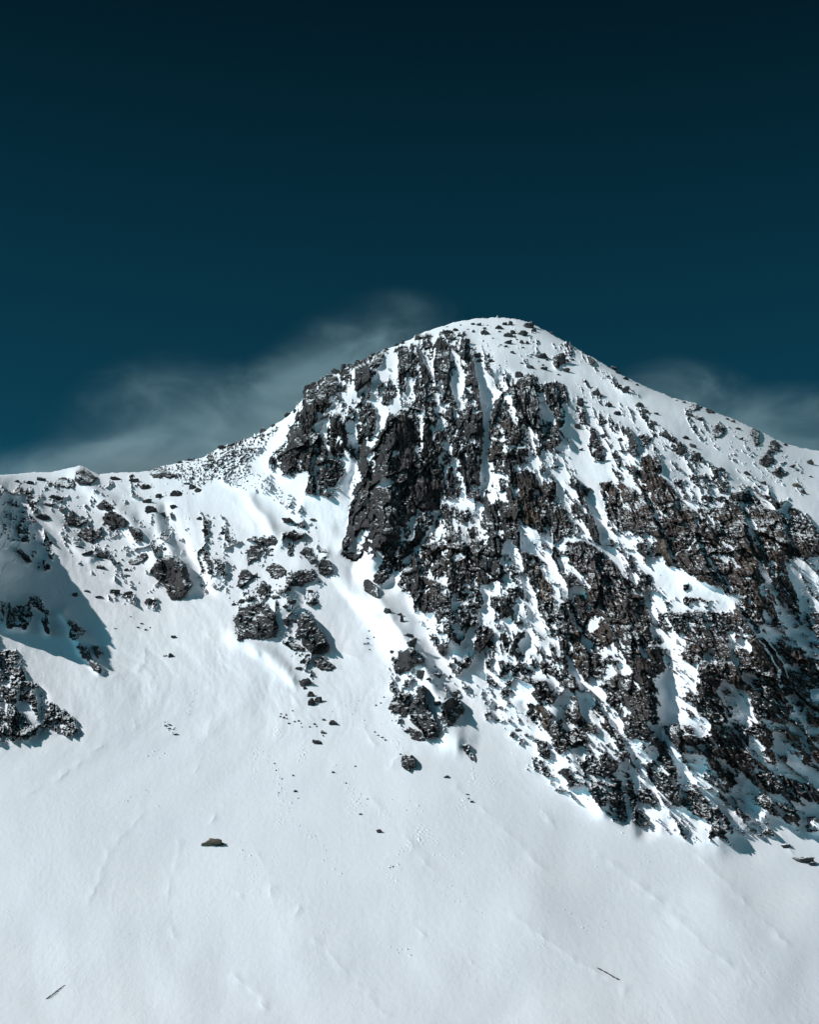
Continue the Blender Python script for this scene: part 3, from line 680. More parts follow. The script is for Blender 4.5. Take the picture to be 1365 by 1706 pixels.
def cut(name, sel, mat, parent=None, with_attr=False):
    f = quads[sel]
    if not len(f): return None
    used, inv = np.unique(f, return_inverse=True)
    at = {'brown': BR.reshape(-1)[used], 'tan': TN.reshape(-1)[used]} if with_attr else None
    me = mesh_np(name, PTf[used], inv.reshape(-1, 4), NVf[used], at)
    me.materials.append(mat)
    o = bpy.data.objects.new(name, me); COL.objects.link(o); o.parent = parent
    return o

# which piece of the sheet each face belongs to
BASE = [(-3000,1250),(0,1240),(135,1230),(200,1160),(270,1112),(390,1072),(470,1112),(530,1190),(600,1250),(690,1295),(800,1262),(880,1300),(960,1345),(1060,1400),(1130,1392),(1200,1415),(1300,1392),(1365,1440),(1500,1450),(4000,1450)]
bl = np.interp(fu, [p[0] for p in BASE], [p[1] for p in BASE])
is_front = fv > bl
DIV = [(500,462),(705,462),(800,500),(900,555),(1000,615),(1100,665),(1300,700),(1800,700)]
left = fu < np.interp(fv, [p[0] for p in DIV], [p[1] for p in DIV])
is_rock = (fm > 0.5) & ~(is_front & (fv > 1440))
PARTS = [
 ('buttress', 'tall dark central buttress with almost no snow', [(560,945),(575,850),(600,790),(650,685),(705,680),(760,720),(762,800),(740,850),(690,935),(640,985)]),
 ('shoulder', 'broken dark shoulder on the left skyline', [(440,800),(440,740),(505,640),(660,570),(680,600),(640,660),(615,760),(590,840),(500,835)]),
 ('summit_crag', 'speckled crags below the summit dome', [(640,660),(680,600),(660,560),(780,540),(830,640),(806,720),(800,860),(740,850),(762,800),(760,720),(700,680)]),
 ('summit_buttress', 'brown buttress right of the summit couloir', [(806,720),(830,640),(870,615),(960,640),(950,770),(900,770),(850,800),(800,790)]),
 ('lower_buttress', 'pointed buttress below the central one', [(655,985),(690,930),(730,850),(800,860),(842,940),(842,985),(810,1050),(780,1110),(720,1090),(715,1030)]),
 ('rock_band', 'dark band under the summit buttress', [(800,790),(850,795),(930,800),(965,865),(945,905),(930,1005),(842,985),(842,940),(800,860)]),
 ('rock_wall', 'reddish brown wall on the right of the face', [(990,800),(1080,745),(1230,800),(1410,880),(1410,940),(1320,950),(1285,1062),(1215,1060),(1100,945),(1030,890)]),
 ('diagonal_rib', 'dark rib running down to the right', [(930,1005),(940,905),(1000,890),(1100,1000),(1100,1230),(1000,1200),(900,1060)]),
 ('crag', 'broken crags at the right foot of the face', [(1100,1000),(1215,1060),(1420,1060),(1420,1460),(1100,1460)]),
 ('crag', 'ribs at the lower edge of the face', [(780,1030),(900,1050),(1000,1200),(1100,1230),(1100,1460),(950,1400),(780,1250)]),
]
pid = raster([(i + 1, p[2]) for i, p in enumerate(PARTS)], OX, OY, RW, RH)
fpid = pid[np.clip(fv - OY, 0, RH - 1).astype(int), np.clip(fu - OX, 0, RW - 1).astype(int)].astype(int)

slope = tag(cut('snow_slope', is_front & ~is_rock, SNOW), kind='structure')
slope_rock = is_front & is_rock
mt = tag(empty('mountain', point(830, 1390, 600.0)), kind='structure')
rg = tag(empty('snow_ridge', point(200, 1100, 700.0)), kind='structure')
def under(o, parent):
    if o is None: return None
    o.parent = parent; o.matrix_parent_inverse = Matrix.Translation(-parent.location); return o
for root, side in ((mt, ~left), (rg, left)):
    under(cut('snow_cover', side & ~is_front & ~is_rock, SNOW), root)
for i, (nm, lb, _) in enumerate(PARTS):
    o = under(cut(nm, ~left & is_rock & (fpid == i + 1), ROCK, None, True), mt)
    if o: o['label'] = lb
under(cut('scattered_rock', ~left & is_rock & (fpid == 0), ROCK, None, True), mt)
sp = fu < 140
under(cut('spur_crag', left & is_rock & sp & (fv > 1060), ROCK, None, True), rg)
under(cut('shaded_crag', left & is_rock & (fu < 112) & (fv <= 1060), ROCK, None, True), rg)
under(cut('scree', left & is_rock & ~(sp & (fv > 1060)) & ~((fu < 112) & (fv <= 1060)), ROCK, None, True), rg)

# far ground sheet under everything, out to the horizon
S = 9000.0
g = np.array([[-S,-S,-70],[S,-S,-70],[S,S,-70],[-S,S,-70]], float)
me = mesh_np('snow_field', g, np.array([[0,1,2,3]])); me.materials.append(SNOW)
o = bpy.data.objects.new('snow_field', me); COL.objects.link(o); tag(o, kind='structure')

# ------------------------------------------------------------------ free-standing rocks
import bmesh
def ico(sub):
    bm = bmesh.new(); bmesh.ops.create_icosphere(bm, subdivisions=sub, radius=1.0)
    bm.verts.ensure_lookup_table()
    v = np.array([x.co[:] for x in bm.verts], F32); f = np.array([[q.index for q in p.verts] for p in bm.faces], np.int32)
    bm.free(); return v, f
ICO = {s: ico(s) for s in (2, 3, 4, 5)}

def rock_shape(seed, sub=3, planes=11, rough=0.10, box=0.5):
    """a jointed stone: unit sphere cut by random planes, then weathered"""
    r = np.random.default_rng(seed)
    d, f = ICO[sub]
    n = r.normal(size=(planes, 3)); n[:, 2] *= 0.8
    n /= np.linalg.norm(n, axis=1)[:, None]
    off = r.uniform(0.55, 0.95, planes)
    ax = np.array([[1,0,0],[-1,0,0],[0,1,0],[0,-1,0],[0,0,1],[0,0,-1]], float)
    ax = ax + r.normal(size=ax.shape) * 0.18; ax /= np.linalg.norm(ax, axis=1)[:, None]
    n = np.concatenate([n, ax]); off = np.concatenate([off, r.uniform(0.75, 0.95, 6)])
    dots = d @ n.T.astype(F32)
    rad = np.min(np.where(dots > 0.05, off[None] / np.maximum(dots, 0.05), 9), 1)
    rad = np.minimum(rad, 1.35)
    p = d * rad[:, None]
    nz = fbm3((p * 2.2 + seed * 3.7).astype(F32), 4, seed % 50)
    return p * (1 + rough * 1.6 * nz)[:, None], f

ridge_of = lambda u: np.interp(u, RX, RV)
def surf_Y(u, v):
    j = int(np.clip(np.searchsorted(ucol, u), 0, NC - 1))
    i = int(np.argmin(np.abs(V[:, j] - v)))
    return float(Y[i, j])

def pt(u, v, Yd=None):
    return np.array(point(u, v, surf_Y(u, v) if Yd is None else Yd))

def link_mesh(name, verts, faces, mat, loc):
    me = mesh_np(name, verts - np.array(loc)[None], faces); me.materials.append(mat)
    o = bpy.data.objects.new(name, me); COL.objects.link(o); o.location = loc
    return o

def in_poly(x, y, pts):
    c = False; n = len(pts)
    for i in range(n):
        (xa, ya), (xb, yb) = pts[i], pts[(i + 1) % n]
        if (ya > y) != (yb > y) and x < (xb - xa) * (y - ya) / (yb - ya) + xa: c = not c
    return c

def outcrop(label, poly, seed, stand=0.45, thick=0.22, craggy=1.0, mat=None, group='rock outcrops standing out of the snow'):
    """a solid crag with the given outline: weathered front, buried back, standing up out of the slope"""
    xs = [p[0] for p in poly]; ys = [p[1] for p in poly]; pad = 6
    j0 = np.searchsorted(ucol, min(xs) - pad); j1 = np.searchsorted(ucol, max(xs) + pad)
    vv = V[:, (j0 + j1) // 2]; i0 = max(int(np.searchsorted(vv, min(ys) - pad)), 0); i1 = int(np.searchsorted(vv, max(ys) + pad))
    u = U[i0:i1, j0:j1].astype(F32); v = V[i0:i1, j0:j1].astype(F32)
    ox, oy = int(min(xs)) - 12, int(min(ys)) - 12; w_, h_ = int(max(xs) - min(xs)) + 26, int(max(ys) - min(ys)) + 26
    base = raster([(1.0, poly)], ox, oy, w_, h_)
    size = math.sqrt(base.sum())
    sharp = blur(base, 1, 1); soft = blur(base, max(1, int(size * 0.10)), 2)
    def smp(img, uu, vv):
        x = np.clip(uu - ox - 0.5, 0, w_ - 1.001); y = np.clip(vv - oy - 0.5, 0, h_ - 1.001)
        ix = x.astype(np.int32); iy = y.astype(np.int32); fx = x - ix; fy = y - iy
        return (img[iy, ix] * (1 - fx) + img[iy, ix + 1] * fx) * (1 - fy) + (img[iy + 1, ix] * (1 - fx) + img[iy + 1, ix + 1] * fx) * fy
    k = 1.0 if size > 14 else 0.6
    uw = u + k * craggy * (8.5 * fbm2(u / 13, v / 13, 4, seed, 0.62) + 1.6 * noise2(u / 3, v / 3, seed + 5))
    vw = v + k * craggy * (8.5 * fbm2(u / 13 + 40, v / 13, 4, seed + 2, 0.62) + 1.6 * noise2(u / 3 + 40, v / 3, seed + 6))
    val = 0.55 * smp(sharp, uw, vw) + 0.45 * smp(soft, uw, vw)
    inside = val > 0.36 + craggy * (0.34 * fbm2(u / 8, v / 6.5, 4, seed + 31, 0.62) + 0.10 * noise2(u / 2.6, v / 2.4, seed + 33))
    e = np.clip((smp(soft, uw, vw) - 0.30) / 0.6, 0, 1)
    mpx = surf_Y(sum(xs) / len(xs), max(ys)) / FPX
    c1, _ = blocks(u / (size * 0.32 + 3) + noise2(u / 12, v / 12, seed), v / (size * 0.42 + 3), seed + 11, 1.1)
    c2, _ = blocks(u / 6.5 + 0.8 * noise2(u / 6, v / 6, seed + 1), v / 9.0 + 0.8 * noise2(u / 6, v / 6, seed + 3), seed + 12, 1.2)
    rid = 1 - np.abs(fbm2(u / 8, v / 12, 4, seed + 20)) * 2.2
    vb = max(ys)
    up = np.clip(vb - v, 0, None)
    p = (e ** 0.45) * (thick * size * mpx + stand * up * mpx * 0.9) + (e ** 0.3) * craggy * ((0.11 * size * mpx) * c1 + 0.75 * c2 + 0.7 * rid)
    p = np.maximum(p, 0.25)
    Yf_ = Y[i0:i1, j0:j1] - p; Yb_ = Y[i0:i1, j0:j1] + 2.5
    fr = np.stack(point(u.astype(np.float64), v.astype(np.float64), Yf_.astype(np.float64)), -1).reshape(-1, 3)
    bk = np.stack(point(u.astype(np.float64), v.astype(np.float64), Yb_.astype(np.float64)), -1).reshape(-1, 3)
    nr, nc_ = u.shape; ids = np.arange(nr * nc_).reshape(nr, nc_)
    cell = inside[:-1, :-1] & inside[1:, :-1] & inside[1:, 1:] & inside[:-1, 1:]
    # keep only the largest connected piece
    lab = np.zeros(cell.shape, int); cur = 0; best = (0, 0)
    for a_, b_ in zip(*np.nonzero(cell)):
        if lab[a_, b_]: continue
        cur += 1; st = [(a_, b_)]; lab[a_, b_] = cur; cnt = 0
        while st:
            q_, r_ = st.pop(); cnt += 1
            for dq, dr in ((1,0),(-1,0),(0,1),(0,-1)):
                y_, x_ = q_ + dq, r_ + dr
                if 0 <= y_ < cell.shape[0] and 0 <= x_ < cell.shape[1] and cell[y_, x_] and not lab[y_, x_]:
                    lab[y_, x_] = cur; st.append((y_, x_))
        if cnt > best[0]: best = (cnt, cur)
    cell = lab == best[1] if cur else cell
    qa = np.stack([ids[:-1, :-1], ids[1:, :-1], ids[1:, 1:], ids[:-1, 1:]], -1)[cell]
    off = nr * nc_
    faces = [qa, qa[:, ::-1] + off]
    edges = {}
    for q_ in qa.tolist():
        for m_ in range(4):
            e_ = (q_[m_], q_[(m_ + 1) % 4])
            if (e_[1], e_[0]) in edges: del edges[(e_[1], e_[0])]
            else: edges[e_] = 1
    faces.append(np.array([[b_, a_, a_ + off, b_ + off] for a_, b_ in edges]))
    allf = np.concatenate(faces); used, inv = np.unique(allf, return_inverse=True)
    vts = np.concatenate([fr, bk])[used]
    cx = sum(xs) / len(xs)
    o = link_mesh('rock_outcrop', vts, inv.reshape(-1, 4), mat or OUTROCK, tuple(pt(cx, max(ys))))
    tag(o, label, 'rock outcrop', group)
    return o

PROTO = {}
def boulder(u, v, w, h, label, group, seed, mat=None, name='boulder', cat='boulder', out=0.15, rough=0.12):
    big = max(w, h) > 7
    k = (seed % 9, big, mat.name if mat else '')
    if k not in PROTO:
        p, f = rock_shape(500 + seed % 9 * 13 + big, 4 if big else 3, 9, rough)
        me = mesh_np('boulder', p, f); me.materials.append(mat or BOULDER); PROTO[k] = me
    Yd = surf_Y(u, v); mpx = Yd / FPX / 0.97
    o = bpy.data.objects.new(name, PROTO[k]); COL.objects.link(o)
    r = random.Random(seed * 7 + 1)
    hw, hh = w * mpx * 0.5, h * mpx * 0.55
    o.location = point(u, v, Yd - hw * out)
    o.scale = (hw * 1.1, hw * 1.1, hh * 1.1)
    o.rotation_euler = (r.uniform(-.2, .2), r.uniform(-.35, .35), r.choice((0, math.pi)) + r.uniform(-.3, .3))
    tag(o, label, cat, group); o['uv'] = f'{u} {v}'
    return o

OUT = [
 ('dark triangular rock under the snow cornice on the left ridge', [(122,797),(128,784),(138,779),(150,785),(162,799),(150,807),(132,807)], {'stand':.9,'thick':.4,'craggy':.6}),
 ('long dark brown slab on the ridge crest beside the scree', [(247,788),(258,779),(275,780),(290,788),(300,795),(280,797),(255,793)], {}),
 ('brown rock just left of the triangular rock under the cornice', [(92,800),(108,795),(122,795),(124,808),(105,815),(94,811)], {}),
 ('two-humped dark rock below the left ridge crest, topmost of the clustered rocks', [(160,845),(168,834),(180,837),(192,846),(185,851),(165,851)], {}),
 ('square-topped dark rock at the left of the rock cluster under the ridge', [(113,856),(120,850),(128,860),(140,862),(145,870),(130,878),(113,877)], {'stand':.8,'thick':.35}),
 ('largest dark hump in the rock cluster under the left ridge', [(170,863),(180,852),(198,855),(210,868),(208,878),(195,877),(185,885),(176,872)], {'stand':.8,'thick':.35}),
 ('ragged dark rock at the bottom of the cluster under the left ridge', [(131,880),(145,877),(158,885),(168,876),(172,896),(160,901),(155,906),(140,898),(132,890)], {}),
 ('small ragged rock at the right end of the cluster under the left ridge', [(211,878),(222,874),(238,888),(242,898),(230,901),(218,892)], {}),
 ('flat dark rock alone on the snow above the rounded outcrop', [(216,935),(228,925),(244,922),(245,930),(235,939),(220,939)], {}),
 ('large rounded outcrop with a blue shadow hollow on its right, below the left ridge', [(262,932),(280,925),(298,926),(308,940),(316,955),(319,973),(311,990),(302,1000),(288,997),(280,988),(270,972),(256,962),(250,948)], {'stand':.5,'thick':.2}),
 ('upper dark streak of rock on the small sunlit spur at the left', [(114,1030),(122,1034),(140,1050),(142,1060),(132,1060),(116,1042)], {}),
 ('dark egg-shaped rock on the small sunlit spur at the left', [(114,1050),(122,1047),(131,1056),(130,1066),(118,1066)], {}),
 ('long ragged rock at the lower end of the small sunlit spur at the left', [(125,1075),(138,1071),(150,1085),(152,1098),(165,1105),(172,1119),(160,1120),(148,1110),(140,1095)], {}),
 ('narrow dark rock casting a long shadow, right of the sunlit spur', [(152,1072),(162,1073),(171,1090),(164,1093),(156,1085)], {'stand':1.0,'thick':.5}),
 ('dark ledge rock at the top of the middle outcrop cluster', [(426,906),(432,894),(442,897),(455,892),(463,900),(457,909),(430,911)], {}),
 ('dark rock at the upper left of the middle outcrop cluster', [(408,920),(416,908),(436,912),(430,930),(412,943)], {}),
 ('smooth grey triangular rock at the left of the middle outcrop cluster', [(395,977),(401,950),(410,948),(424,960),(412,971),(400,981)], {'stand':.7,'craggy':.4}),
 ('brownish blocky rock in the heart of the middle outcrop cluster', [(428,976),(438,967),(450,972),(452,985),(430,996),(427,988)], {}),
 ('low dark rock above the blocky one in the middle outcrop cluster', [(443,948),(452,939),(465,940),(478,950),(472,959),(458,963),(448,956)], {}),
 ('broad dark rock in the right half of the middle outcrop cluster', [(474,971),(485,957),(500,948),(520,950),(529,960),(523,977),(500,977),(484,974)], {}),
 ('long flat dark rock on the snow above the middle outcrop cluster', [(473,888),(485,884),(512,889),(512,899),(490,900),(477,894)], {'stand':1.4,'thick':.5}),
 ('pointed brownish rock above the toothed rock, beside the buttress gully', [(498,919),(505,909),(515,911),(523,925),(529,937),(515,937)], {}),
 ('toothed upright rock casting a spiky shadow beside the buttress gully', [(527,936),(540,929),(550,934),(555,955),(545,961),(532,957)], {'stand':.9,'thick':.35}),
 ('small dark rock left of the buttress gully with a pointed shadow', [(529,912),(540,913),(546,922),(532,919)], {}),
 ('wide flat-based block at the lower left of the middle outcrop cluster', [(388,1033),(400,1014),(420,1004),(440,1005),(456,1020),(463,1045),(461,1056),(447,1063),(398,1065),(395,1048)], {'stand':.6,'thick':.15}),
 ('smooth dark tooth-shaped block casting a broad shadow on its right', [(495,1032),(499,1018),(507,1016),(516,1023),(527,1040),(541,1056),(551,1078),(545,1089),(520,1090),(505,1076),(498,1055)], {'stand':1.1,'thick':.3,'craggy':.55}),
 ('ragged dark rock at the foot of the tooth-shaped block', [(474,1069),(485,1066),(500,1075),(513,1081),(500,1085),(480,1079)], {}),
 ('low twin rock below the tooth-shaped block', [(524,1099),(535,1094),(550,1104),(561,1112),(545,1117),(530,1113)], {}),
 ('small dark rock just left of the tooth-shaped block', [(472,1031),(480,1029),(489,1042),(475,1044)], {}),
 ('small pointed rock above the tooth-shaped block', [(513,1003),(526,996),(531,1005),(522,1011)], {}),
 ('low dark rock between the broad rock and the blocky one', [(462,982),(480,977),(488,984),(468,989)], {}),
 ('ragged dark outcrop on the snow rib, upper of the two on the rib', [(655,1117),(659,1095),(667,1082),(690,1079),(702,1090),(713,1103),(700,1103),(682,1116),(666,1123)], {'stand':.8,'thick':.3}),
 ('snow-flecked rock hump on the left of the tall rock tower', [(648,1182),(654,1160),(667,1151),(684,1156),(684,1180),(676,1195)], {}),
 ('tall dark rock tower rising from the snow rib', [(693,1160),(696,1141),(707,1141),(709,1165),(716,1185),(731,1205),(733,1229),(712,1230),(692,1208),(684,1201),(684,1172)], {'stand':1.0,'thick':.3,'craggy':.6}),
 ('jagged dark outcrop casting a wide spiky shadow, right of the rock tower', [(734,1182),(739,1164),(755,1159),(773,1171),(771,1186),(761,1204),(745,1199)], {'stand':.9,'thick':.35,'craggy':1.2}),
 ('low dark rock at the foot of the rock tower', [(673,1216),(688,1212),(709,1225),(707,1234),(690,1231)], {}),
 ('dark rock above the jagged outcrop on the snow rib', [(752,1153),(762,1146),(770,1158),(768,1165),(758,1162)], {}),
 ('round dark outcrop alone on the open slope below the rock tower', [(666,1278),(668,1265),(676,1257),(688,1258),(694,1268),(692,1278),(680,1285)], {'stand':.9,'thick':.45}),
 ('small ragged outcrop with a drift ring around it, right of the round one', [(767,1242),(778,1240),(788,1253),(794,1266),(786,1267),(776,1250)], {}),
 ('twin dark boulders touching, below the foot of the central buttress', [(603,968),(612,962),(622,970),(632,984),(630,996),(618,992),(606,980)], {'stand':.8,'thick':.4,'craggy':.6}),
 ('dark brown rock casting a shadow at the top of the right snowfield', [(948,799),(957,791),(966,804),(984,816),(982,826),(968,824),(950,809)], {'stand':.8,'thick':.4}),
 ('dark crag standing on the right skyline', [(1252,716),(1260,710),(1268,722),(1268,742),(1258,744),(1254,730)], {'stand':.8,'thick':.4}),
 ('arched dark rock with snow on it, right of the skyline crag', [(1281,742),(1290,733),(1302,740),(1304,752),(1285,754)], {}),
 ('black broken rock on the right flank below the arched rock', [(1268,758),(1280,750),(1292,762),(1290,775),(1276,778),(1268,772)], {}),
 ('black broken rock low on the right flank beside the tan boulder', [(1288,785),(1300,774),(1312,790),(1302,797),(1290,795)], {}),
 ('dark rock with a long shadow, midway down the right flank', [(1191,706),(1202,700),(1210,715),(1206,725),(1195,728),(1191,738),(1189,722)], {}),
 ('long dark rock lying on the skyline of the right shoulder', [(1175,678),(1186,676),(1197,686),(1190,690),(1178,686)], {}),
 ('short dark rock on the skyline, left of the long one', [(1147,680),(1160,670),(1174,680),(1165,684),(1152,688)], {}),
]
for i, (lb, poly, kw) in enumerate(OUT):
    outcrop(lb, poly, 40 + i, **kw)

G_SUM = 'dark rocks scattered over the summit dome'
SUMMIT = [(789,541,8,8),(798,542,9,7),(809,556,14,9),(807,548,6,5),(789,553,6,4),(832,547,13,10),(842,541,11,8),(851,540,9,11),
 (848,560,15,13),(856,555,10,10),(846,572,13,10),(880,545,19,14),(872,557,16,11),(890,552,10,9),(870,572,8,9),(879,572,8,8),(854,588,8,7),
 (749,554,15,8),(760,551,10,6),(756,566,8,10),(776,571,11,15),(770,583,11,10),(795,594,11,15),(800,602,11,9),(814,595,6,8),(819,602,10,9),
 (902,595,18,10),(886,613,12,8),(906,615,13,8),(933,601,19,20),(945,602,8,6),(943,618,13,8),(866,627,15,12),(842,635,8,14),(994,656,15,12),
 (1015,675,11,9),(1030,690,13,8),(1005,704,11,10),(968,672,12,9)]
wordsz = lambda w: 'large' if w > 14 else 'mid-sized' if w > 9 else 'small'
for i, (u, v, w_, h_) in enumerate(SUMMIT):
    sz = 'largest' if w_ == 19 and h_ == 20 else wordsz(w_)
    boulder(u, v, w_, h_, f'{sz} dark rock poking through the bright snow of the summit dome', G_SUM, 3 + i)
tiny = [(813,543,4,4),(822,564,4,3),(768,542,3,3),(780,549,4,3),(833,553,5,4),(843,578,7,5),(872,580,5,4),(764,560,5,4),(813,605,4,3),(885,595,6,3),
 (870,606,7,4),(905,609,5,3),(920,555,6,4),(840,625,5,5),(898,603,4,3),(912,600,5,4),(955,600,6,4),(930,625,6,4),(878,600,4,3),(835,575,4,3),(772,556,4,4),(745,545,4,3),(862,566,4,3)]
for i, (u, v, w_, h_) in enumerate(tiny):
    boulder(u, v, w_, h_, 'tiny dark stone on the bright snow of the summit dome', 'tiny stones on the summit dome', 51 + i)

G_SKY = 'rocks notching the skyline'
for i, (u, v, w_, h_) in enumerate([(512,648,14,14),(522,640,10,10),(533,636,9,10),(548,628,11,11),(560,620,12,10),(572,612,9,12),(582,609,8,8),(596,604,10,8),
      (610,600,7,8),(622,591,10,9),(632,588,8,8),(645,582,7,8),(660,575,8,9),(672,571,7,8),(696,563,9,10),(712,561,7,8),(480,690,14,6),(492,684,10,6),
      (300,770,12,6),(318,766,10,5),(370,745,16,9),(385,742,12,6),(440,718,12,7),(455,709,8,5)]):
    lb = 'dark jagged rock on the left shoulder skyline' if u > 500 and u < 640 else 'dark pointed rock on the skyline under the summit' if u >= 640 else 'low flat rock on the crest between ridge and shoulder'
    boulder(u, v + 1, w_, h_, lb, G_SKY, 91 + i, out=0.0)
for i, (u, v, w_, h_) in enumerate([(975,587,6,4),(1022,613,10,8),(1030,620,9,7),(1042,630,12,8),(1062,640,8,5),(1128,666,6,3),(1140,669,7,4),(1212,697,8,5),(1222,701,8,7),(1310,741,8,5)]):
    boulder(u, v + 2, w_, h_, 'dark rock breaking the snowy right skyline', 'rocks along the right skyline', 131 + i, out=0.0)

G_FL = 'dark rocks scattered down the right flank'
FL = [(1042,650,14,10),(1066,677,14,8),(1095,690,9,5),(1078,688,12,12),(1092,708,9,14),(1142,730,12,9),(1155,745,10,12),(1112,725,10,10),(1135,752,12,14),(1160,762,16,16),
 (1202,784,14,12),(1245,790,14,9),(1272,806,12,8),(1217,765,4,3),(1230,715,10,5),(1235,732,9,6),(1152,692,10,5),(1165,699,12,6),(1320,778,12,5),(1328,784,8,4),(1340,822,12,12),(1350,772,12,10),(1352,795,6,4),
 (1006,705,9,8),(1056,748,12,16),(1064,790,10,12),(968,668,11,8),(972,692,10,14),(962,712,10,10),(990,730,14,12),(1000,760,14,10),(1030,762,9,6),(1030,790,9,6),(968,750,8,5),(927,778,8,4),(1006,728,9,9),(1034,734,10,7)]
for i, (u, v, w_, h_) in enumerate(FL):
    boulder(u, v, w_, h_, f'{wordsz(w_)} dark rock casting a slanting shadow on the right flank', G_FL, 151 + i)
boulder(1328, 810, 17, 9, 'brown flat boulder at the far right of the flank', None, 201, TANROCK)

G_LR = 'dark rocks below the left ridge'
LR = [(28,803,10,6),(48,806,12,9),(68,800,16,7),(77,815,8,4),(92,830,20,9),(50,830,14,7),(78,842,16,8),(48,822,9,4),(193,798,18,7),(222,802,18,9),(240,813,15,11),(264,828,12,8),
 (244,836,16,7),(252,850,20,9),(272,858,10,8),(190,880,16,10),(230,896,12,7),(133,912,12,6),(145,923,22,7),(172,928,20,9),(168,946,14,8),(210,950,9,5),(213,960,8,5),(275,915,10,5),
 (125,992,10,8),(145,985,10,5),(165,995,12,6),(190,987,18,8),(212,990,14,7),(248,1005,16,14),(290,1062,11,5),(293,824,18,14),(320,812,16,10),(330,818,14,9),(312,806,10,6),(290,845,12,8),(372,889,13,10),(340,884,9,5),(346,900,6,3),(332,865,10,5)]
for i, (u, v, w_, h_) in enumerate(LR):
    boulder(u, v, w_, h_, f'{wordsz(w_)} dark rock half buried in the snow below the left ridge', G_LR, 211 + i)
boulder(70, 863, 24, 14, 'large brownish rock at the edge of the shaded slope', None, 260)
boulder(284, 1094, 11, 10, 'single dark boulder on open snow left of the middle cluster', None, 261)
boulder(275, 1093, 6, 4, 'tiny stone touching the single dark boulder on its left', None, 262)

G_MID = 'stones around the middle outcrop cluster'
MID = [(424,960,12,5),(419,912,6,5),(410,922,5,4),(454,916,6,4),(452,926,6,5),(460,995,13,7),(487,1003,15,7),(475,1010,9,5),(417,1000,10,8),(403,1003,10,9),(390,1008,7,6),(418,997,6,5),(452,1046,14,18),(457,1060,10,5),(447,1062,5,4),
 (489,1035,12,7),(505,1102,11,7),(498,1114,15,6),(503,1084,9,7),(515,1092,8,5),(481,1018,8,5),(462,1008,6,5),(455,940,7,4),(517,986,9,6),(480,868,22,5),(496,874,16,5),(505,878,12,5),(522,866,10,4),(540,930,8,4),(446,990,9,6),(556,940,0,0)]
for i, (u, v, w_, h_) in enumerate(MID):
    if w_: boulder(u, v, w_, h_, f'{wordsz(w_)} dark stone lying among the middle outcrop cluster', G_MID, 271 + i)

one = [
 (509,1138,19,13,'dark rounded rock below the middle cluster, upper of the string of rocks'),(508,1147,7,6,'tiny stone under the upper rock of the string of rocks'),
 (518,1158,11,9,'top small rock of the three touching rocks in the string'),(519,1172,15,15,'lower left rock of the three touching rocks in the string'),(531,1167,13,11,'right-hand rock of the three touching rocks in the string'),
 (555,1205,14,9,'small pyramid-shaped rock on the slope below the string of rocks'),(530,1237,17,8,'low dark hump-shaped rock on the open slope'),
 (538,1221,8,5,'small split stone between the pyramid rock and the hump-shaped rock'),(540,1200,7,5,'small stone left of the pyramid-shaped rock'),
 (632,1386,8,8,'single small dark stone low on the open slope'),(700,1123,14,15,'cone-shaped dark rock with snow on its left, above the rock tower'),(714,1131,8,4,'flat stone right of the cone-shaped rock'),
 (670,1035,9,16,'upright pillar rock on the snow rib with a long shadow'),(645,1018,13,9,'low dark rock above the pillar rock on the rib'),(666,1024,9,4,'flat stone just above the pillar rock'),
 (681,1059,15,9,'dark rock below the pillar rock on the rib'),(687,1071,16,12,'ragged stone above the ragged dark outcrop of the rib'),(728,1126,13,7,'small rock in the shade right of the cone-shaped rock'),(725,1112,6,4,'tiny stone in the shade above the small shaded rock'),
 (751,1129,5,8,'thin upright stone at the right edge of the shaded hollow'),(750,1208,9,13,'narrow stone below the jagged outcrop'),(730,1172,14,7,'low stone between the rock tower and the jagged outcrop'),(654,1086,7,5,'tiny stone left of the ragged dark outcrop on the rib'),
 (745,1295,9,6,'dark stone on the slope below the small ragged outcrop'),(1311,1409,15,8,'flat dark stone on the slope at the far right, left of the long one'),(1338,1432,28,10,'long dark stone low on the slope at the far right'),
 (1353,1441,12,8,'dark stone at the lower right end of the long stone'),(1352,1365,14,8,'dark stone with snow on it under the far right crags'),(1348,1376,8,5,'small stone under the snowy stone at the far right crags'),
 (828,1180,5,9,'upright stone with a shadow between the face and the snow rib'),(830,1200,8,5,'small brown stone on the snow strip left of the face'),(863,1216,10,5,'dark flat stone on the snow strip beside the face'),
 (735,1037,9,4,'small dark stone on snow under the pointed buttress'),(612,1142,6,4,'')]
for i, (u, v, w_, h_, lb) in enumerate(one):
    if lb: boulder(u, v, w_, h_, lb, None, 321 + i, out=0.35)
boulder(355, 1404, 30, 11, 'flat tan boulder alone on the open snow slope', None, 371, TANROCK, out=0.3)
boulder(365, 1406, 14, 9, 'small dark stone joined to the right end of the flat tan boulder', None, 372, out=0.5)
boulder(352, 1399, 8, 5, 'little tan stone lying on the flat tan boulder', None, 373, TANROCK, out=0.8)

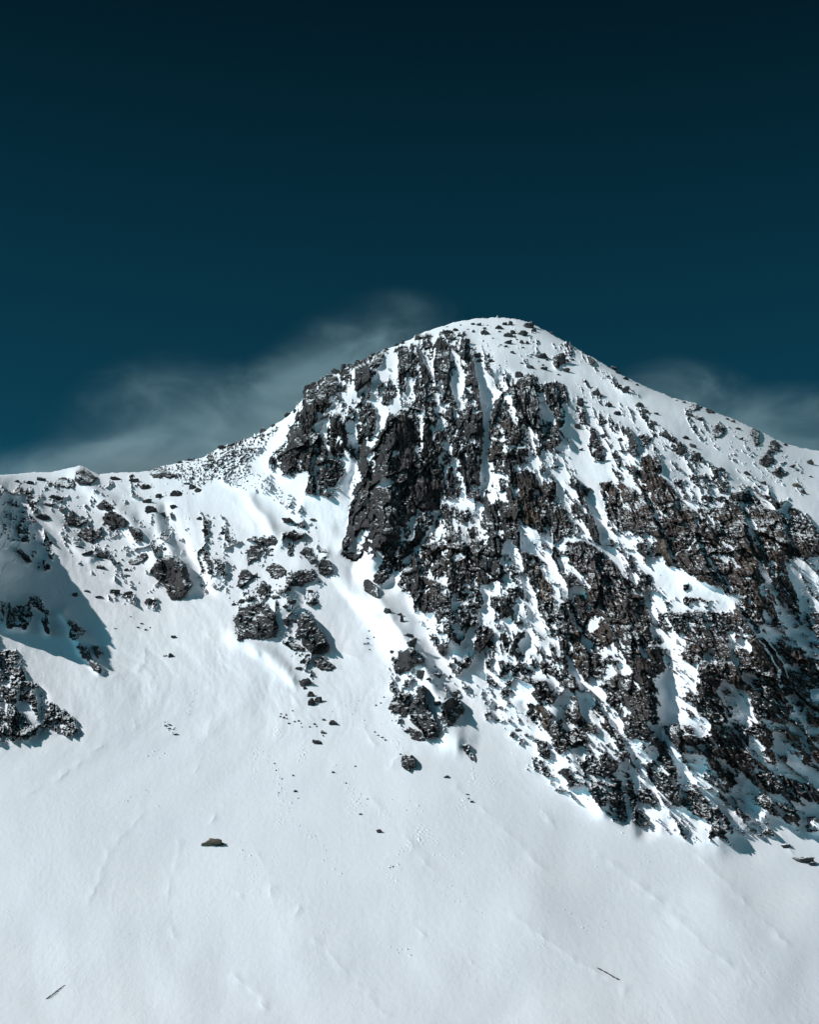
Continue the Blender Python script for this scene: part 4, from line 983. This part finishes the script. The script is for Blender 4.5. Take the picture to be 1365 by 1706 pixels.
# specks of rock and broken crust on the open slope
G_SP = 'specks of stone on the open slope'
SPK = [(487,1184),(469,1190),(476,1192),(472,1196),(466,1194),(478,1198),(482,1206),(490,1203),(497,1201),(502,1205),(503,1212),(516,1211),(525,1206),(528,1211),(537,1218),(541,1222),(538,1226),
 (614,1051),(612,1063),(624,1062),(608,1073),(614,1072),(616,1083),(635,1172),(627,1175),(640,1163),(624,1221),(629,1225),(636,1229),(642,1234),(666,1256),(457,1272),(459,1284),(470,1298),(465,1321),(492,1318),(555,1287),(576,1305),(592,1277),
 (217,1029),(229,1046),(192,1047),(235,1040),(250,1045),(242,1050),(275,1210),(281,1213),(284,1208),(289,1216),(292,1223),(274,1203),(296,1224),(782,1330),(786,1335),(779,1324),(650,1445),(656,1443),(488,1292),(497,1330),(613,1332),(600,1356)]
for i, (u, v) in enumerate(SPK):
    rr = random.Random(i * 31); boulder(u + rr.uniform(-1, 1), v + rr.uniform(-1, 1), rr.choice((2.4, 3, 3, 3.8, 5, 6)), rr.uniform(2, 3.6), 'dark speck of stone on the open snow slope', G_SP, 401 + i, out=0.5)
# broken crust and clods that rolled down the slope: countless, so one mass
TRAILS = [(70,5,[(440,1255),(457,1272),(462,1295),(470,1325),(486,1362)]),(60,5,[(490,1368),(505,1388),(525,1395),(560,1440),(578,1478)]),(26,4,[(193,1341),(215,1330),(246,1314),(263,1350)]),
 (30,3,[(322,1150),(318,1170),(312,1195)]),(22,4,[(398,1411),(412,1425),(428,1441)]),(36,5,[(555,1280),(580,1310),(612,1352)]),(40,8,[(590,1330),(650,1340),(700,1350)]),(20,3,[(640,1440),(660,1422),(672,1412)]),(16,3,[(650,1440),(668,1450)]),
 (40,10,[(745,1470),(770,1495),(800,1512)]),(26,4,[(908,1522),(930,1516),(952,1518)]),(26,4,[(965,1546),(985,1548),(1015,1540)]),(30,6,[(690,1400),(730,1420),(760,1440)]),(26,14,[(560,1195),(640,1180),(690,1200)]),(26,5,[(960,1385),(985,1430),(1010,1450)]),
 (30,5,[(270,1195),(285,1215),(297,1230)]),(24,8,[(220,1260),(280,1250)]),(20,3,[(640,1575),(690,1590)]),(26,5,[(1000,1300),(1050,1400),(1080,1440)]),(16,3,[(1240,1600),(1330,1640)])]
rt = random.Random(77); VV_, FF_, nv = [], [], 0
cl_p = [rock_shape(820 + k, 2, 8, 0.1) for k in range(6)]
for n_, wd_, pts in TRAILS:
    for k in range(n_):
        t = rt.random() * (len(pts) - 1); a_ = int(min(t, len(pts) - 1.001)); f_ = t - a_
        u = pts[a_][0] + (pts[a_ + 1][0] - pts[a_][0]) * f_ + rt.gauss(0, wd_); v = pts[a_][1] + (pts[a_ + 1][1] - pts[a_][1]) * f_ + rt.gauss(0, wd_)
        Yd = surf_Y(u, v); sz_ = Yd / FPX * (0.5 + 1.1 * rt.random() ** 2.2)
        p, f = cl_p[rt.randrange(6)]
        VV_.append(p * np.array([sz_ * rt.uniform(1, 1.8), sz_, sz_ * rt.uniform(.7, 1.2)]) + np.array(point(u, v, Yd - sz_ * 0.3))); FF_.append(f + nv); nv += len(p)
o = link_mesh('snow_crumbs', np.concatenate(VV_), np.concatenate(FF_), SNOW, tuple(pt(500, 1390)))
tag(o, 'scattered snow clods and broken crust trailing down the open slope', 'snow clods', None, 'stuff')

# two thin dark ribs of rock just showing through the lowest snow
def thin_rib(label, a, b, w_, seed):
    n = 13; VV_, FF_, nv = [], [], 0
    for k in range(n):
        t = k / (n - 1); u = a[0] + (b[0] - a[0]) * t; v = a[1] + (b[1] - a[1]) * t
        Yd = surf_Y(u, v); m_ = Yd / FPX
        p, f = rock_shape(seed + k, 3, 9, 0.12)
        L = math.hypot(b[0] - a[0], b[1] - a[1]) / n * m_ * 1.5
        ang = math.atan2(-(b[1] - a[1]), b[0] - a[0]); p = p * np.array([L, w_ * m_ * .6, w_ * m_ * .5 * (0.7 + 0.5 * ((k * 37) % 5) / 5)])
        p = np.stack([p[:, 0] * math.cos(ang) - p[:, 2] * math.sin(ang), p[:, 1], p[:, 0] * math.sin(ang) + p[:, 2] * math.cos(ang)], 1)
        VV_.append(p + np.array(point(u, v, Yd - 0.1))); FF_.append(f + nv); nv += len(p)
    o = link_mesh('rock_rib', np.concatenate(VV_), np.concatenate(FF_), BOULDER, tuple(pt(*a)))
    tag(o, label, 'rock')
thin_rib('thin dark rib of rock in the snow near the lower right', (999, 1614), (1031, 1632), 2.8, 900)
thin_rib('thin dark slanting streak of rock in the snow at the lower left', (76, 1665), (105, 1643), 2.2, 930)

# summit cairn, crusted with snow
RIME = bpy.data.materials.new('rime'); ns_, ln_ = nodes_of(RIME)
b_ = ns_['Principled BSDF']; b_.inputs['Roughness'].default_value = 0.8
n_ = N(ns_, 'ShaderNodeTexNoise', Scale=1.5, Detail=4.0); c_ = ramp(ns_, [(0.35, (0.32, 0.26, 0.22)), (0.5, (0.72, 0.73, 0.74))])
ln_.new(n_.outputs['Fac'], c_.inputs['Fac']); ln_.new(c_.outputs['Color'], b_.inputs['Base Color'])
c0 = pt(829, 530.5); VV_, FF_, nv = [], [], 0
for k, (z, s_) in enumerate([(0.0, .85), (.7, .72), (1.25, .6), (1.75, .48), (2.15, .34)]):
    p, f = rock_shape(700 + k, 3, 9, 0.1); p = p * np.array([s_, s_, s_ * .62]) + c0 + np.array([0.08 * (k % 2), 0, z])
    VV_.append(p); FF_.append(f + nv); nv += len(p)
o = link_mesh('summit_cairn', np.concatenate(VV_), np.concatenate(FF_), RIME, tuple(c0))
tag(o, 'small pale snow-crusted cairn standing on the rounded summit', 'cairn')

# say which rock is which by the landmark it lies closest to
MARKS = [('summit cairn',829,528),('largest summit rock',933,601),('right skyline crag',1260,728),('arched snowy rock',1292,745),('brown flat boulder',1328,810),('brown snowfield rock',966,812),
 ('long skyline rock',1186,684),('shaded flank rock',1200,716),('triangular cornice rock',138,793),('largest ridge hump',190,866),('large rounded outcrop',285,965),('brown ridge slab',275,788),
 ('brownish shade-edge rock',70,863),('square-topped rock',128,866),('tooth-shaped block',524,1055),('wide flat-based block',425,1036),('grey triangular rock',406,965),('toothed upright rock',541,945),('broad dark rock',500,967),
 ('blocky brownish rock',440,981),('long flat rock',493,894)]
SIDES = ['right of', 'below and right of', 'below', 'below and left of', 'left of', 'above and left of', 'above', 'above and right of']
for gname in ((G_SUM, G_FL, G_LR), (G_MID,)):
    mem = [(o, *[float(t) for t in o['uv'].split()]) for o in COL.objects if o.get('group') in gname and 'uv' in o]
    claims = []
    for an, au, av in MARKS:
        best = {}
        for o, u, v in mem:
            d = math.hypot(u - au, v - av)
            if d < 6 or d > 150: continue
            key = (o['label'].split()[0], int(round(math.degrees(math.atan2(v - av, u - au)) / 45)) % 8)
            if key not in best or d < best[key][0]: best[key] = (d, o)
        claims += [(d, o.name, key, an) for key, (d, o) in best.items()]
    done = set()
    for d, nm, key, an in sorted(claims):
        if nm in done: continue
        done.add(nm); kind_ = 'stone' if G_MID in gname else 'rock'
        if key[0] == 'largest': continue
        bpy.data.objects[nm]['label'] = f"{key[0]} dark {kind_} {SIDES[key[1]]} the {an}, nearest of its size"
for o in COL.objects:
    if 'uv' in o: del o['uv']

# ------------------------------------------------------------------ wisps of cloud blowing behind the ridge
def cloud(label, u, v, ru, rv, tilt, dens_, Yd, seed):
    d, f = ICO[4]
    nz = 1 + 0.22 * fbm3((d * 1.6 + seed).astype(F32), 3, seed)
    me = mesh_np('cloud', d * nz[:, None], f)
    m = bpy.data.materials.new('cloud_wisp'); ns, ln = nodes_of(m); ns.remove(ns['Principled BSDF'])
    vol = ns.new('ShaderNodeVolumePrincipled'); vol.inputs['Color'].default_value = (0.72, 0.86, 0.93, 1); vol.inputs['Anisotropy'].default_value = 0.0
    tc = ns.new('ShaderNodeTexCoord'); geo = ns.new('ShaderNodeNewGeometry')
    ln_ = N(ns, 'ShaderNodeVectorMath', operation='LENGTH'); ln.new(tc.outputs['Object'], ln_.inputs[0])
    fo = N(ns, 'ShaderNodeMapRange', interpolation_type='SMOOTHSTEP'); fo.inputs['From Min'].default_value = 0.92; fo.inputs['From Max'].default_value = 0.0
    ln.new(ln_.outputs['Value'], fo.inputs['Value'])
    mp = N(ns, 'ShaderNodeMapping'); mp.inputs['Rotation'].default_value = (0, R(30), 0); mp.inputs['Scale'].default_value = (0.75, 1, 1.5); ln.new(geo.outputs['Position'], mp.inputs['Vector'])
    nz_ = N(ns, 'ShaderNodeTexNoise', Scale=0.016, Detail=10.0, Roughness=0.66, Distortion=0.55); ln.new(mp.outputs['Vector'], nz_.inputs['Vector'])
    mr = N(ns, 'ShaderNodeMapRange', interpolation_type='SMOOTHSTEP'); mr.inputs['From Min'].default_value = 0.44; mr.inputs['From Max'].default_value = 0.76
    ln.new(nz_.outputs['Fac'], mr.inputs['Value'])
    a = N(ns, 'ShaderNodeMath', operation='MULTIPLY'); ln.new(fo.outputs['Result'], a.inputs[0]); ln.new(mr.outputs['Result'], a.inputs[1])
    sf = N(ns, 'ShaderNodeMath', operation='MULTIPLY_ADD'); sf.inputs[1].default_value = 0.93; sf.inputs[2].default_value = 0.07; ln.new(mr.outputs['Result'], sf.inputs[0]); ln.new(sf.outputs[0], a.inputs[1])
    b = N(ns, 'ShaderNodeMath', operation='MULTIPLY'); ln.new(a.outputs[0], b.inputs[0]); b.inputs[1].default_value = dens_
    ln.new(b.outputs[0], vol.inputs['Density']); ln.new(vol.outputs[0], ns['Material Output'].inputs['Volume'])
    me.materials.append(m)
    o = bpy.data.objects.new('cloud', me); COL.objects.link(o)
    m_ = Yd / FPX
    o.location = point(u, v, Yd); o.scale = (ru * m_, 90, rv * m_); o.rotation_euler = (0, R(tilt), 0)
    tag(o, label, 'cloud', 'wisps of cloud behind the ridge')
CL = [
 ('broad grey bank of cloud lying along the left ridge', 215, 835, 440, 165, -9, 0.12, 1250),
 ('grey cloud rising against the left shoulder of the peak', 410, 770, 340, 200, -32, 0.065, 1320),
 ('faint high wisp of cloud left of the summit', 590, 640, 270, 170, -32, 0.038, 1420),
 ('thin stray wisp of cloud above the left ridge', 230, 690, 230, 120, -25, 0.014, 1500),
 ('grey cloud behind the middle of the right skyline', 1170, 715, 220, 130, 22, 0.045, 1320),
 ('grey cloud behind the right end of the skyline', 1360, 755, 220, 140, 15, 0.045, 1420),
]
for i, c in enumerate(CL): cloud(*c, 5 + i)


# ------------------------------------------------------------------ light, sky, camera
SUN = Vector((-0.775, -0.19, 0.60)).normalized()      # towards the sun: left, behind the camera
elev = math.asin(SUN.z)
ld = bpy.data.lights.new('sun', 'SUN'); ld.energy = 3.8; ld.angle = R(0.5); ld.color = (1.0, 0.985, 0.965)
lo = bpy.data.objects.new('sun', ld); COL.objects.link(lo); lo.rotation_euler = SUN.to_track_quat('Z', 'Y').to_euler()
w = bpy.data.worlds.new('World'); scene.world = w; w.use_nodes = True
ns, ln = w.node_tree.nodes, w.node_tree.links
sky = ns.new('ShaderNodeTexSky'); sky.sky_type = 'NISHITA'; sky.sun_disc = False
sky.sun_elevation = elev; sky.sun_rotation = math.atan2(SUN.x, SUN.y)
sky.altitude = 4500; sky.air_density = 1.0; sky.dust_density = 0.0; sky.ozone_density = 3.0
tint = N(ns, 'ShaderNodeMix', data_type='RGBA', blend_type='MULTIPLY'); tint.inputs[0].default_value = 1.0
ln.new(sky.outputs[0], tint.inputs[6]); tint.inputs[7].default_value = (0.13, 0.87, 0.74, 1)
# sky deepens upward; unseen low belt and sun side brightened to fill shadows
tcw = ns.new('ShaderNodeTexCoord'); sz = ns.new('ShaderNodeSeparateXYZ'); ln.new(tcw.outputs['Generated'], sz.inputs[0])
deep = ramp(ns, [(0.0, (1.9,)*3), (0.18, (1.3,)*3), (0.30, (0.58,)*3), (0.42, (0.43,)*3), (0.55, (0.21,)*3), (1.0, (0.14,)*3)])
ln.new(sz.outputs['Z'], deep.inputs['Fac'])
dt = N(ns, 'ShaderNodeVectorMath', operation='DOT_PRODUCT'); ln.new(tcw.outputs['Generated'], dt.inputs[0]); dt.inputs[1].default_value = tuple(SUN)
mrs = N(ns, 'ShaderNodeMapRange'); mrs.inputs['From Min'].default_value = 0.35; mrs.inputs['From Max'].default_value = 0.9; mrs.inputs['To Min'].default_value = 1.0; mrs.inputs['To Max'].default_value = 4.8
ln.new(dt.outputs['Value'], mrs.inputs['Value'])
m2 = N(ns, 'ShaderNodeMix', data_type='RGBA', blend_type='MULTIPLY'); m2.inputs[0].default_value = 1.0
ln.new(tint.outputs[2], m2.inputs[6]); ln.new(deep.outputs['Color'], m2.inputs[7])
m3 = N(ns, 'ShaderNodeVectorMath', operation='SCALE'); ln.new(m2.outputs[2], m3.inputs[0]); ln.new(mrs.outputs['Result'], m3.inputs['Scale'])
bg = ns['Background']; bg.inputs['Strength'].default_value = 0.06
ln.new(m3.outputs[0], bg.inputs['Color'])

cd = bpy.data.cameras.new('camera'); cam = bpy.data.objects.new('camera', cd); COL.objects.link(cam)
cd.sensor_fit = 'VERTICAL'; cd.sensor_height = 24.0; cd.lens = 12.0 / math.tan(R(18.0))
cd.clip_start = 0.5; cd.clip_end = 30000
cam.location = (0, 0, 0); cam.rotation_euler = (R(90) + PITCH, 0, 0)
scene.camera = cam
vs = scene.view_settings; vs.view_transform = 'Standard'; vs.look = 'None'; vs.exposure = 0.0; vs.gamma = 1.0
scene.cycles.use_denoising = True
scene.cycles.max_bounces = 6; scene.cycles.diffuse_bounces = 4
